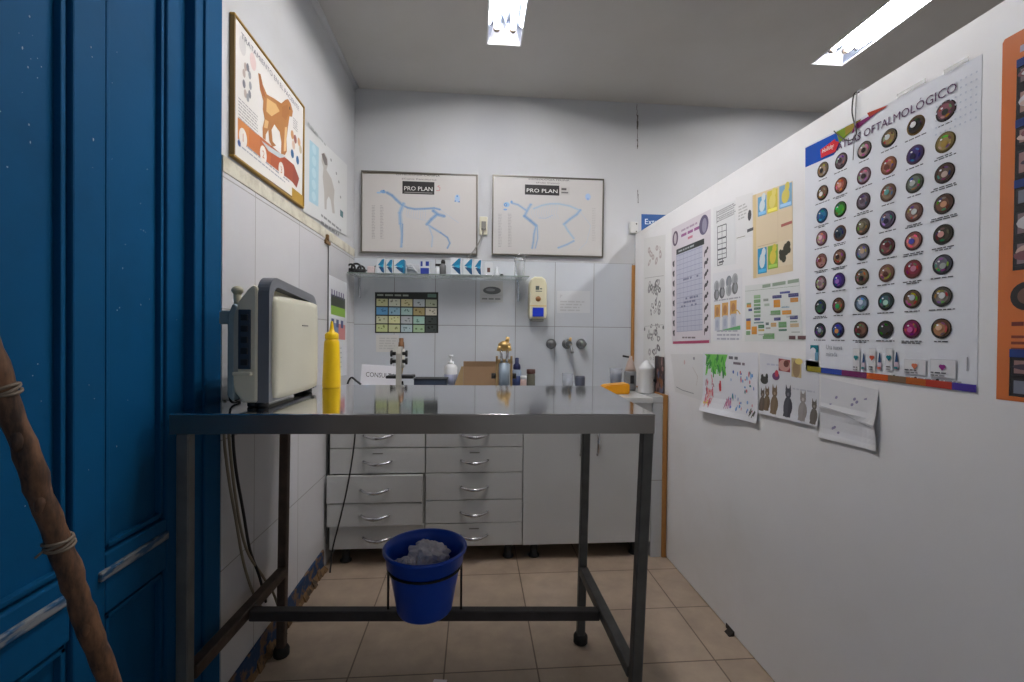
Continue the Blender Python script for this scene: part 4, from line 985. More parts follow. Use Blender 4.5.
dog = [(104, 214), (112, 218), (120, 255), (134, 287), (160, 302), (184, 318), (197, 306), (207, 303), (216, 318), (224, 345), (221, 364), (212, 362), (207, 400), (202, 440), (203, 482), (196, 494), (183, 490), (184, 450), (178, 415), (160, 390), (150, 408), (154, 448), (166, 462), (152, 466), (142, 446), (139, 408), (130, 425), (130, 444), (120, 436), (119, 402), (126, 372), (120, 338), (122, 310), (110, 270)]
s.shape(P_(*dog), (176, 118, 62), 2)
s.shape(P_((134, 300), (165, 320), (178, 345), (150, 362), (132, 345)), (216, 176, 116), 3); s.shape(P_((186, 330), (205, 322), (212, 350), (200, 376), (186, 362)), (168, 108, 56), 3)
s.shape(P_((196, 400), (204, 398), (200, 480), (192, 482)), (220, 184, 132), 3); s.shape(P_((108, 225), (114, 240), (124, 278), (130, 300), (120, 290), (112, 262)), (160, 92, 46), 3)
s.shape(P_((128, 372), (140, 380), (136, 404), (124, 400)), (216, 178, 124), 3); c_ = kk(213, 335); s.ell(c_[0], c_[1], .006, .007, (50, 34, 24), 4, 8)
s.shape(P_((116, 445), (150, 470), (200, 500), (180, 505), (140, 480)), (190, 200, 204), 1)
c_ = kk(66, 245)
for k in range(9): a_ = k * .7; s.ell(c_[0] + .022 * math.cos(a_), c_[1] + .05 * math.sin(a_), .010, .014, random.choice([(150, 154, 158), (120, 122, 130), (186, 172, 164)]), 1 + k % 3, 9)
s.ell(c_[0] - .03, c_[1] + .10, .022, .03, (208, 206, 204)); s.ell(c_[0] + .04, c_[1] + .09, .022, .028, (220, 196, 192))
for (x, y, c) in ((222, 425, (202, 150, 100)), (245, 450, (206, 160, 120)), (250, 475, (190, 178, 150)), (222, 490, (40, 100, 150)), (240, 512, (40, 100, 150)), (232, 440, (150, 90, 80)), (226, 460, (218, 190, 170))):
    c_ = kk(x, y); s.ell(c_[0], c_[1], .016, .018, c, 2, 12)
a = kk(40, 70); z_ = kk(252, 335)
s.text('TRATAMIENTO EN EL PACIENTE', a[0] + .01, s.h - .040, .018, (84, 92, 106), 2, w=s.w * .84)
for k in range(7): a = kk(36, 300 + k * 11); s.words(a[0], a[1], .13, .004, (160, 160, 160))
for k in range(5): a = kk(225, 400 - k * 8); s.words(a[0], a[1], .05, .004, (160, 160, 160))
a = kk(36, 475); s.words(a[0], .055, .4, .006, (150, 158, 168)); s.words(a[0], .040, .36, .005, (160, 165, 172)); s.ell(.03, .048, .010, .010, (50, 80, 140), 2)
s.rect(s.w - .12, .0, s.w, .045, (176, 138, 40), 2)
s.build('poster_print', None, None, parent=t)
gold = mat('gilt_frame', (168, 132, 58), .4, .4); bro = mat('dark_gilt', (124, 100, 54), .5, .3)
b = MB().m(gold); w, h = s.w, s.h; Pq = lambda u, v, n: s.O + s.U * u + V((0, 0, v)) + s.N * n
fw_ = .008
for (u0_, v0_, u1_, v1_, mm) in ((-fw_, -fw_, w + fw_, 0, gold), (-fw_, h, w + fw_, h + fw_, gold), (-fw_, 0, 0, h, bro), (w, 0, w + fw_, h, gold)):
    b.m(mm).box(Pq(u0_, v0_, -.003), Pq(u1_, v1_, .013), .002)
b.build('frame', t)
MB().m(bro).box(Pq(0, 0, -.003), Pq(w, h, .0068)).build('backing', t)

s = Sheet('L', (206, 208, 208), pts=[(303, 211.5), (346.5, 236), (347, 165), (304, 124)], thick=.0014)
s.frect(.10, .16, .28, .88, (158, 196, 210))
for k in range(5): c_ = s.uv(.19, .25 + k * .14); s.ell(c_[0], c_[1], .028, .022, (178, 208, 218), 2)
kd = lambda x, y: s.q(300 + x / 5.25, 120 + y / 5.25)
s.shape([kd(*p) for p in ((115, 175), (128, 172), (142, 200), (146, 232), (138, 262), (165, 310), (180, 370), (176, 430), (182, 490), (170, 490), (160, 420), (150, 400), (140, 420), (138, 470), (128, 468), (126, 380), (118, 300), (122, 250), (112, 215))], (176, 172, 166), 2)
s.shape([kd(*p) for p in ((112, 178), (124, 174), (140, 205), (142, 238), (130, 236), (118, 205))], (104, 96, 92), 3)
for (x, y) in ((190, 280), (203, 325), (212, 405), (162, 210)): c_ = kd(x, y); s.ell(c_[0], c_[1], .012, .008, (130, 136, 134), 2, 9)
c_ = kd(215, 488); s.rect(c_[0] - .02, c_[1] - .02, c_[0] + .04, c_[1] + .016, (50, 106, 112), 2)
for k, (y, L_) in enumerate(((505, .34), (540, .30))):
    a = kd(110, y); s.words(a[0], a[1], L_, .012, (120, 122, 124), 2)
s.words(.05, s.h - .05, .25, .010, (160, 166, 166))
s.build('dog_poster', 'pale poster of a spotted standing dog with a light blue column, near the wall corner', 'poster', 'unframed papers on the left wall')

s = Sheet('L', (214, 216, 220), pts=[(328.8, 377), (346.5, 375), (346.5, 283), (328.8, 274.5)], thick=.0014)
s.frect(.1, .70, .9, .82, (70, 76, 66)); s.frect(.1, .62, .9, .71, (140, 184, 66), 2)
for k in range(6): s.frect(.12 + k * .13, .80, .18 + k * .13, .87, (90, 80, 120), 2)
s.frect(.1, .38, .5, .54, (120, 140, 184)); s.frect(.5, .38, .9, .54, (206, 128, 128))
for k in range(3): s.frect(.12 + k * .26, .50, .26 + k * .26, .58, (70, 84, 130), 3)
for k in range(5): s.words(*s.uv(.1, .07 + k * .05), .2, .006, (160, 166, 180))
s.build('bar_chart_sheet', 'narrow sheet with green, blue and pink bars low on the left wall near the shelf', 'poster', 'unframed papers on the left wall')
# metal edge strip on the left tiles with a broken stub at its top
p = OX(XL, 327.5, 300); MB().m(mat('grey_edge_strip', (120, 120, 122), .4, .5)).box((XL + .0005, p.y - .003, .11), (XL + .006, p.y + .003, ZT - .03), .001).build('trim_8', kind='structure')
MB().m(mat('rusty_brown', (120, 92, 60), .8)).box((XL + .0005, p.y - .06, ZT - .028), (XL + .012, p.y + .012, ZT - .008), .003).box((XL + .0005, p.y - .045, ZT - .01), (XL + .016, p.y - .025, ZT + .02), .003).build('trim_9', kind='structure')

# ================================================================== PARTITION POSTERS
s = Sheet('R', (226, 229, 236), pts=[(806, 371), (977.3, 393), (982.5, 54), (805.2, 147)], mat_=PRINT_GLOSS, thick=.0014)
at_t = s
q = s.q
def band(pts, c, lay=1): s.shape([q(*p) for p in pts], c, lay)
band([(805.6, 148), (834, 134), (834, 155), (805.6, 167.5)], (8, 78, 184)); band([(834, 134), (846, 128), (840, 146), (834, 155)], (8, 78, 184))
band([(837, 132), (850, 125), (856, 128), (840, 143)], (120, 150, 40), 2); band([(846, 127), (862, 119), (858, 127), (846, 136)], (150, 132, 48), 2)
band([(856, 124), (884, 108), (868, 121), (852, 134)], (124, 32, 96), 2); band([(868, 113), (889, 105), (886, 108), (870, 117)], (176, 60, 40), 3)
band([(821, 150), (836, 139), (836, 141), (840, 142), (836, 152), (822, 158)], (204, 42, 56), 3)
a = q(823, 154.8); s.text('Holliday', a[0], a[1], .017, (240, 232, 226), 4, w=.046, shear=.2)
a = q(837.8, 151); z_ = q(957.6, 91)
s.text('ATLAS OFTALMOLÓGICO', a[0], a[1], .0265, (84, 44, 88), 2, w=z_[0] - a[0], rise=z_[1] - a[1])
# the grid of eyes
cx_ = [q(x, 330)[0] for x in (820.5, 838.5, 861.5, 886, 912.3, 942)]
cy_ = [q(944, y)[1] for y in (112, 143, 173.5, 204, 234.5, 264.5, 296.5, 328.5)]
EY = '''6a5848 b49a7a 2c2424|5c4c52 8c7480 4a3a44|3a3630 c8a8a4 2c2824|2e3434 b08c5c c8d0d0|a07830 2c2420 e0e0e0|40383c 9c5c6c 2a2c2a
5a3a30 8a6a54 e8e4e0|6a4438 d07866 e0a090|6c3c4c c09cac 3a3034|a86c50 b87c64 6c3c34|7c5c78 4a3c8c 1c1840|8c7840 b8a060 a88a44
1a4c78 2c8cc0 1c5c90|2c3824 4cb83c 3c9c34|4c3c40 8c7c90 5c4c58|785040 a08870 60a098|4c4c40 7c8878 b4b8b0|4c2c28 70584c c0a89c
7c4c54 c890a0 e4b8c0|9c5c3c 3c5468 1c2c3c|5c4840 7c7460 8c8468|3c2c44 8c80a0 2c2440|7c5048 a07870 c4c8c8|44302c 805848 c8906c
7c4c48 c88c88 7c4038|5c3430 a87c64 3c2824|4c4448 9c98a8 c0a890|4c2024 905058 5c1c24|5c3038 e09080 4c4cb0|2c2420 4c4438 d8a098
5c4044 c0a8ac 8c7078|442c70 5c3cac 9c6cc8|5c5034 988868 1c1c1c|8c5c50 b08470 5c342c|8c4c40 a83c54 c07890|24283c 7c7c8c 98a0a0
1c2a28 4c6c60 3c5c50|5c3c34 90785c 3ca45c|24303c 98b0d0 c8d8ec|2c2c30 58787c a8d4c4|4c3c34 9c7860 b8c0c8|2c2c2c 9c948c d0d4d4
1c2430 4c5868 8c98a4|3c2438 4854a8 d8985c|342024 a07060 5c3430|383434 504a48 403c3a|70204c b82c78 c85ca0|2c201c c89068 d8b090'''
h3 = lambda c: tuple(int(c[i:i + 2], 16) for i in (0, 2, 4))
re_ = random.Random(4)
for r_, row in enumerate(EY.split('\n')):
    for k, e in enumerate(row.split('|')):
        o_, i_, p_ = [h3(c) for c in e.split()]; u, v = cx_[k], cy_[r_]; R_ = .0232
        o_ = tuple(int(c * .62) for c in o_); i_ = tuple(int(c * .86) for c in i_); s.ell(u, v, R_, R_, o_, 1, 28)
        s.ell(u + .001, v + .001, R_ * .86, R_ * .84, tuple((o_[j] + i_[j]) // 2 for j in (0, 1, 2)), 2, 24)
        s.ell(u + re_.uniform(-.003, .003), v + re_.uniform(-.003, .003), R_ * .66, R_ * .62, i_, 3, 22, rot=re_.uniform(0, 3))
        for _ in range(7):
            a_ = re_.uniform(0, 6.28); s.ell(u + .013 * math.cos(a_), v + .013 * math.sin(a_), .0055, .0025, tuple(min(255, max(0, c + re_.randint(-70, 60))) for c in i_), 4, 10, rot=a_ + 1.57)
        s.ell(u + re_.uniform(-.004, .004), v + re_.uniform(-.004, .004), R_ * .32, R_ * .30, p_, 5, 16)
        s.ell(u - .006, v + .008, .0028, .002, (236, 236, 240), 6, 8)
        n = re_.choice((1, 1, 2))
        for j in range(n): w_ = re_.uniform(.03, .062); s.words(u - w_ / 2, v - R_ - .0075 - j * .0045, w_, .0026, (84, 84, 92))
# dotted field at the top right
for i in range(9):
    for j in range(7): s.ell(s.w - .012 - i * .0105, s.h - .05 - j * .016 - (0), .0022, .0022, (196, 202, 216), 1, 8)
# foot of the poster
a = q(811, 352); c = q(824, 346.5)
s.rect(a[0] - .0, a[1], a[0] + .034, a[1] + .022, (16, 112, 130), 2); s.rect(a[0] + .020, a[1] - .025, a[0] + .034, a[1], (110, 160, 190), 2); s.ell(a[0] + .012, a[1] + .004, .012, .010, (226, 229, 236), 3)
a = q(827, 350); s.text('Una nueva', a[0], a[1] + .002, .014, (116, 122, 134), 2, w=.060); s.text('mirada', a[0], a[1] - .018, .013, (116, 122, 134), 2, w=.042)
def carton(px0, y0, px1, y1, acc):
    a = q(px0, y1); c = q(px1, y0); s.rect(a[0], a[1], c[0], c[1], (196, 198, 206), 2); s.rect(a[0] + .0012, a[1] + .0012, c[0] - .0012, c[1] - .0012, (222, 222, 226), 3)
    u = (a[0] + c[0]) / 2 if c[1] - a[1] > .03 else c[0] - .016; v = a[1] + (c[1] - a[1]) * .62
    s.ell(u - .003, v, .0045, .0045, acc, 4, 10); s.ell(u + .003, v, .0045, .0045, acc, 4, 10); s.shape([(u - .0075, v - .001), (u, v - .010), (u + .0075, v - .001)], acc, 4)
    s.words(a[0] + .003, a[1] + .010, (c[0] - a[0]) * .6, .003, (90, 90, 98), 4); s.words(a[0] + .003, a[1] + .004, (c[0] - a[0]) * .6, .0025, (120, 120, 126), 4)
for px0, acc in ((853.5, (40, 130, 140)), (869.5, (200, 84, 60)), (886.5, (30, 126, 140))):
    carton(px0, 348.5, px0 + 7.5, 371, acc)
    u, v = q(px0 + 10.8, 370); s.rect(u - .006, v, u + .006, v + .020, (200, 180, 196), 3); s.rect(u - .005, v + .003, u + .005, v + .008, acc, 4); s.shape([(u - .0045, v + .020), (u + .0045, v + .020), (u + .0012, v + .045), (u - .0012, v + .045)], (40, 74, 120), 3)
carton(905, 360, 927.5, 374, (206, 116, 84)); carton(931, 360, 957.5, 377, (146, 40, 130))
for px_, c in ((866, (170, 50, 80)), (895, (60, 100, 90)), (916.5, (80, 60, 70)), (938.5, (40, 40, 44))):
    a = q(px_, 373.5 + (px_ - 866) * .094); s.ell(a[0], a[1], .004, .004, c, 2, 10); s.words(a[0] + .007, a[1] - .001, .045, .0028, (150, 150, 160), 2)
a = q(967.5, 371); s.rect(a[0], a[1], a[0] + .0025, a[1] + .03, (140, 142, 150))
bar = [(0, (150, 140, 40)), (.12, (44, 70, 160)), (.28, (112, 34, 92)), (.45, (200, 90, 34)), (.58, (124, 100, 78)), (.68, (186, 96, 36)), (.78, (180, 56, 40)), (.90, (66, 46, 150)), (1, None)]
u0_, u1_ = .008, s.w
for (f0_, c), (f1_, _) in zip(bar, bar[1:]):
    yb = lambda f: s.uv(f, 0)[1]
    ua, ub = u0_ + (u1_ - u0_) * f0_, u0_ + (u1_ - u0_) * f1_
    s.shape([(ua, yb(f0_) + .0005), (ub, yb(f1_) + .0005), (ub, yb(f1_) + .017), (ua, yb(f0_) + .017)], c, 2)
s.build('eye_chart_poster', 'large white eye atlas poster with rows of eye photographs on the partition', 'poster', None)
# tape over its top edge
tp = mat('clear_tape', (240, 240, 240), .15, alpha=.3)
for (x0, y0, x1, y1) in ((897, 97, 926, 80), (944, 73, 969, 58)):
    a, c = OX(XR - .0036, x0, y0), OX(XR - .0036, x1, y1)
    MB().m(tp).box((XR - .0042, c.y, a.z - .004), (XR - .0034, a.y, a.z + .006)).build('tape_strip', label='short strip of clear tape along the eye atlas top, ' + ('left piece' if x0 < 900 else 'right piece near the orange poster'), cat='tape', group='tape strips above the eye atlas')

# orange poster
yo = OX(XR, 1003, 40).y; yo2 = OX(XR, 996.5, 399).y; yR = .40; zt = OX(XR, 1004, 40).z; zb_ = OX(XR, 996.5, 399).z
pxof = lambda y_, z_: None
class W_(Sheet): pass
def sheet_world(wall, base, wpts, **k):
    s = Sheet.__new__(Sheet); s.wall = wall; s.base = base; s.off = k.get('off', -.0006); s.th = k.get('thick', .0014); s.bend = None; s.items = []; s.mat = k.get('mat_', PRINT)
    s.U = V((0, -1, 0)); s.N = V((-1, 0, 0)); s.pl = (0, XR); w = [V((XR, y, z)) for y, z in wpts]; s.O = w[0]; s.poly = [s.loc(p) for p in w]; s.w = max(p[0] for p in s.poly); s.h = max(p[1] for p in s.poly); return s
s = sheet_world('R', (214, 116, 58), [(yo2, zb_), (yR, zb_), (yR, zt), (yo - .004, zt), (yo, zt - .006)], mat_=PRINT_GLOSS)
q = s.q
def photo(u0, v0, u1, v1, rs):
    s.rect(u0, v0, u1, v1, (36, 34, 42), 2); s.rect(u0 + .004, v0 + .004, u1 - .002, v1 - .004, rs.choice([(150, 116, 116), (120, 124, 140), (160, 128, 120), (130, 110, 116)]), 3)
    for k in range(9):
        s.ell(rs.uniform(u0 + .02, u1 - .02), (v0 + v1) / 2 + rs.uniform(-.1, .1) * (v1 - v0), rs.uniform(.010, .028), rs.uniform(.006, (v1 - v0) * .32), rs.choice([(180, 120, 130), (70, 60, 76), (198, 168, 160), (60, 70, 100), (120, 76, 84), (200, 196, 200)]), 4 + k % 4, 12)
rs = random.Random(11)
ub = q(1014.5, 200)[0]; vT = q(1018, 60)[1]; vB = q(1012, 271)[1]
s.rect(ub, vB, s.w - .02, vT, (24, 24, 34), 1)
n = 7; vh = (vT - vB) / n
for k in range(n):
    v0 = vB + k * vh
    for c_ in range(3):
        u0 = ub + c_ * .115; photo(u0 + .003, v0 + (.008), u0 + .112, v0 + vh - (.018 if k in (2, 4, 6) else .004), rs)
    if k in (2, 4, 6): s.rect(ub, v0 + vh - .016, s.w - .02, v0 + vh, (20, 52, 120), 5)
s.rect(ub + .005, vT + .012, ub + .06, s.h - .03, (186, 176, 190), 2); s.rect(ub + .07, vT + .01, s.w - .04, s.h - .04, (226, 150, 96), 2)
v1 = q(1012, 349)[1]; v0 = q(1011, 398)[1]
s.rect(ub - .002, v0 + .004, s.w - .02, v1, (24, 24, 34), 1); s.rect(ub - .002, v1 - .016, s.w - .02, v1, (20, 52, 120), 5)
for k in range(2):
    for c_ in range(3): photo(ub + .002 + c_ * .115, v0 + .006 + k * (v1 - v0 - .018) / 2, ub + .112 + c_ * .115, v0 + (k + 1) * (v1 - v0 - .018) / 2, rs)
vm = q(1015, 326)[1]; s.words(ub, vm, .2, .008, (110, 44, 34)); s.para(ub, vm - .06, .26, .048, 4, (130, 60, 40))
c_ = q(1024, 296); s.ell(c_[0] + .006, c_[1], .028, .028, (40, 36, 36), 2); s.ell(c_[0] + .006, c_[1], .016, .016, (110, 80, 70), 3)
s.build('orange_poster', 'orange poster with columns of photographs, nearest to the camera on the partition', 'poster')

def sheet(name, base, pts, label, cat, draw, **k):
    s = Sheet('R', base, pts=pts, **k); draw(s); return s.build(name, label, cat, 'papers on the partition')
def d_sketch(s):
    rs = random.Random(3)
    for fv, n in ((.86, 10), (.60, 14), (.47, 10), (.28, 14), (.12, 8)):
        for k in range(n):
            a = s.uv(rs.uniform(.25, .8), fv + rs.uniform(-.05, .06)); c = (186, 174, 172) if fv > .8 else rs.choice([(150, 148, 148), (110, 108, 110), (174, 170, 170)])
            s.ell(a[0], a[1], rs.uniform(.008, .03), rs.uniform(.008, .024), c, 1 + k % 4, 10, rot=rs.uniform(0, 3)); s.ell(a[0], a[1], .006, .008, s.base, 5, 8)
    for fv in (.34, .70): a = s.uv(.05, fv); c = s.uv(.95, fv); s.line([a, c], .003, (176, 174, 172), 1)
    for fv in (.02, .32): 
        for fu in (.06, .94): a = s.uv(fu, fv); s.ell(a[0], a[1], .012, .012, (110, 116, 114), 2, 8)
sheet('animal_sketch_sheet', (224, 224, 222), [(643.5, 372), (664.5, 371), (665.5, 234.5), (644, 238.5)], 'tall pale paper with grey animal sketches, at the far end of the partition', 'poster', d_sketch)
def d_purple(s):
    s.frect(.03, .0, .97, .022, (176, 60, 100)); a = s.uv(.11, .90); s.ell(a[0], a[1], .034, .040, (92, 74, 96)); s.ell(a[0], a[1], .016, .028, (200, 192, 198), 2)
    a = s.uv(.85, .905); s.ell(a[0], a[1], .044, .046, (96, 88, 120)); s.ell(a[0] + .006, a[1] - .004, .022, .034, (150, 146, 170), 2)
    a = s.uv(.28, .90); s.words(a[0], a[1] + .02, .17, .010, (170, 150, 170)); s.words(a[0], a[1] - .008, .19, .014, (150, 84, 140)); a = s.uv(.46, .845); s.words(a[0], a[1], .05, .012, (200, 120, 140))
    s.frect(.14, .755, .86, .80, (40, 48, 48))
    a = s.uv(.2, .770); s.words(a[0], a[1], .18, .008, (170, 176, 176), 2)
    s.frect(.14, .10, .82, .755, (190, 192, 208), 1)
    for k in range(17): s.frect(.14, .10 + k * .04, .82, .1035 + k * .04, (140, 146, 176), 2)
    for k in range(7): s.frect(.14 + k * .1, .10, .146 + k * .1, .755, (150, 154, 180), 2)
    for k in range(26): a = s.uv(random.uniform(.2, .7), random.choice((.30, .33, .36, .52))); s.rect(a[0], a[1], a[0] + .018, a[1] + .010, (120, 122, 150), 3)
    for k in range(8): 
        a = s.uv(.055, .09 + k * .085); s.ell(a[0], a[1], .010, .018, (70, 66, 72), 2, 9, rot=.5); s.ell(a[0] + .006, a[1] + .012, .007, .007, (60, 56, 62), 3, 8)
        a = s.uv(.90, .10 + k * .085); s.ell(a[0], a[1], .013 if k % 2 else .016, .009, (64, 60, 66), 2, 10, rot=.3 * (k % 3)); s.ell(a[0] - .012, a[1] - .012, .004, .014, (64, 60, 66), 3, 8); s.ell(a[0] + .014, a[1] + .012, .008, .008, (56, 52, 60), 3, 8)
    a = s.uv(.3, .045); s.words(a[0], a[1], .14, .008, (120, 110, 116))
sheet('vaccine_table_poster', (216, 210, 216), [(672.2, 344), (710.7, 343), (710.7, 209), (671.8, 228.8)], 'purple titled table poster with little animals down both sides, on the partition', 'poster', d_purple)
def d_grid(s):
    for k, fv in enumerate((.82, .72)):
        for j in range(3): a = s.uv(.2, fv + .03 * j + .02); s.words(a[0] + .01 * (j % 2), a[1], .13, .004, (130, 130, 134))
    a = s.uv(.18, .93); s.line([a, s.uv(.18, .72)], .004, (70, 70, 74))
    for (v0, v1) in ((.46, .66), (.28, .45), (.12, .27)):
        P4 = [s.uv(.2, v0), s.uv(.62, v0 + .01), s.uv(.62, v1 + .01), s.uv(.2, v1)]; s.line(P4 + [P4[0]], .004, (84, 86, 92)); s.line([s.uv(.42, v0), s.uv(.42, v1)], .003, (110, 112, 116)); s.line([s.uv(.2, (v0 + v1) / 2), s.uv(.62, (v0 + v1) / 2 + .01)], .003, (110, 112, 116))
    P4 = [s.uv(.2, .02), s.uv(.44, .03), s.uv(.44, .12), s.uv(.2, .11)]; s.line(P4 + [P4[0]], .004, (84, 86, 92)); a = s.uv(.26, .05); s.words(a[0], a[1], .04, .008, (90, 90, 96))
sheet('grid_form', (226, 228, 229), [(713.8, 267.5), (735.4, 264), (735.2, 200.5), (713.5, 207.8)], 'white sheet with hand drawn boxes, beside the purple titled poster', 'paper', d_grid)
def d_faint(s):
    s.para(s.w * .15, s.h * .45, s.w * .6, s.h * .35, 5, (186, 186, 184)); a = s.uv(.86, .50); s.ell(a[0], a[1], .012, .022, (70, 70, 76), 2, 9); a = s.uv(.72, .12); s.rect(a[0], a[1], a[0] + .04, a[1] + .012, (86, 86, 92), 2); s.frect(.06, .05, .6, .065, (150, 146, 130), 1)
sheet('note_sheet', (228, 228, 228), [(736, 241), (752, 236.5), (752.4, 192.5), (735.8, 197.5)], 'faint white note between the boxed form and the yellow poster', 'paper', d_faint)
def d_yellow(s):
    def card(u0, v0, u1, v1, bg, fg):
        s.frect(u0, v0, u1, v1, bg, 1); a = s.uv((u0 + u1) / 2, (v0 + v1) / 2); s.ell(a[0], a[1], s.w * (u1 - u0) * .32, s.h * (v1 - v0) * .30, fg, 2, 14); s.ell(a[0] + .008, a[1] + .03, .012, .016, fg, 3, 10)
        s.frect(u0 + .02, v0 + .015, u1 - .02, v0 + .05, tuple(min(255, c + 40) for c in bg), 2)
    card(.15, .72, .38, .95, (104, 166, 206), (214, 224, 228)); card(.40, .72, .66, .98, (220, 204, 74), (232, 218, 120)); card(.70, .73, .99, .99, (126, 172, 206), (220, 204, 96))
    card(.14, .04, .38, .34, (40, 148, 196), (216, 226, 230)); card(.41, .07, .66, .34, (140, 178, 60), (220, 200, 70))
    s.frect(.68, .08, .99, .36, (228, 214, 186), 1)
    for (x, y, r) in ((.76, .20, .016), (.80, .16, .012), (.86, .26, .018), (.90, .30, .012), (.83, .22, .010), (.72, .24, .008), (.92, .24, .009)): a = s.uv(x, y); s.ell(a[0], a[1], r, r * 1.2, (60, 60, 46), 2, 9)
    s.frect(.66, .36, .668, .72, (210, 190, 160), 1); s.frect(.14, .36, .64, .37, (206, 184, 150), 1); a = s.uv(.74, .52); s.words(a[0], a[1], .07, .010, (176, 100, 90), 2); s.frect(.02, .0, .10, 1, (222, 200, 150), 1)
sheet('breed_poster', (226, 208, 176), [(753.2, 278.5), (793, 271), (792.6, 181), (752.7, 195.5)], 'yellow cream poster with blue and yellow picture cards along top and bottom', 'poster', d_yellow)
def d_flow(s):
    s.frect(.0, .90, 1, .905, (120, 140, 120), 1); a = s.uv(.36, .925); s.words(a[0], a[1], s.w * .6, .012, (150, 168, 150))
    rs = random.Random(8)
    G_, O_, B_ = (116, 166, 110), (222, 150, 54), (66, 70, 130)
    for (x, y, w_, h_, c) in [(.2, .83, .14, .07, (150, 190, 140)), (.2, .74, .14, .07, G_), (.2, .67, .14, .05, G_), (.2, .60, .14, .05, (70, 110, 90)), (.2, .53, .14, .05, G_), (.2, .45, .14, .05, (130, 160, 130)), (.04, .66, .10, .06, O_), (.04, .72, .1, .03, G_), (.08, .58, .08, .05, B_),
        (.03, .38, .10, .05, B_), (.03, .20, .10, .18, O_), (.03, .09, .09, .08, G_), (.15, .10, .11, .16, O_), (.21, .38, .12, .05, B_), (.20, .32, .2, .03, (110, 140, 140)), (.29, .22, .12, .07, (70, 120, 80)), (.29, .16, .12, .04, (200, 170, 90)), (.40, .06, .2, .05, G_), (.38, .0, .22, .06, G_), (.44, .28, .06, .05, (70, 90, 90)), (.44, .20, .09, .03, (160, 160, 150)),
        (.58, .80, .17, .06, B_), (.72, .88, .18, .04, (70, 80, 160)), (.87, .80, .17, .07, B_), (.60, .62, .12, .15, O_), (.90, .70, .13, .08, (206, 140, 60)), (.54, .47, .18, .09, G_), (.75, .47, .16, .08, O_), (.74, .60, .14, .02, (140, 170, 190)), (.60, .36, .12, .06, B_), (.88, .37, .13, .07, B_), (.54, .24, .10, .08, (206, 166, 110)), (.68, .22, .14, .11, G_), (.68, .15, .14, .04, (70, 120, 100)), (.88, .22, .14, .07, (206, 180, 140)), (.88, .31, .12, .03, (150, 170, 150)), (.40, .76, .1, .05, (150, 160, 150)), (.42, .66, .10, .05, (170, 190, 170))]:
        x *= .94; y = y * .86 + .04; w_ *= .94; s.frect(x, y, x + w_, y + h_ * .86, c, 1); a = s.uv(x + .01, y + h_ * .3); s.words(a[0], a[1], w_ * s.w * .8, .004, tuple(min(255, int(c_ * .6 + 70)) for c_ in c), 2)
    for k in range(14): a = s.uv(rs.uniform(.1, .85), rs.uniform(.1, .85)); s.line([a, (a[0] + rs.choice((0, .04)), a[1] + .0)], .0025, (150, 154, 150), 1)
    a = s.uv(.80, .03); s.words(a[0], a[1], .09, .012, (110, 80, 84), 2)
sheet('flow_chart_poster', (220, 224, 222), [(745, 341.5), (802.8, 341), (799.5, 279.8), (745.3, 285.8)], 'white flow chart of green, orange and blue boxes below the yellow poster', 'poster', d_flow)
def d_low(s):
    for r_, fv in enumerate((.80, .68)):
        for k in range(4):
            a = s.uv(.14 + k * .20 + (.04 if k > 1 else 0), fv + .02 * k); s.ell(a[0], a[1], .022, .026, random.choice([(90, 92, 98), (130, 136, 146), (170, 174, 178), (110, 112, 114)]), 1, 14); s.ell(a[0] + .004, a[1], .012, .018, (150, 152, 156), 2, 10)
    s.words(*s.uv(.05, .58), .2, .006, (170, 172, 180))
    for k in range(3): a = s.uv(.14 + k * .28, .43 + .015 * k); s.rect(a[0] - .018, a[1] - .03, a[0] + .03, a[1] + .03, (214, 166, 92), 1); s.ell(a[0] + .006, a[1], .014, .02, (184, 130, 80), 2, 10)
    s.line([s.uv(.72, .40), s.uv(.86, .42), s.uv(.95, .36)], .005, (206, 170, 80), 3)
    for k in range(3): a = s.uv(.12 + k * .28, .25 + .01 * k); s.rect(a[0] - .01, a[1] - .03, a[0] + .03, a[1] + .03, (190, 196, 208), 1); s.ell(a[0] + .01, a[1], .012, .018, (170, 178, 196), 2, 10)
    s.shape([s.uv(.1, .14), s.uv(.95, .14), s.uv(.95, .20)], (100, 170, 110), 1); s.para(*s.uv(.15, .02), .18, .05, 3, (176, 178, 190))
sheet('grading_sheet', (226, 227, 230), [(713.2, 341.2), (742.2, 339.5), (742, 268.5), (713, 273.5)], 'white sheet with grey ovals and a green wedge, left of the flow chart', 'poster', d_low)

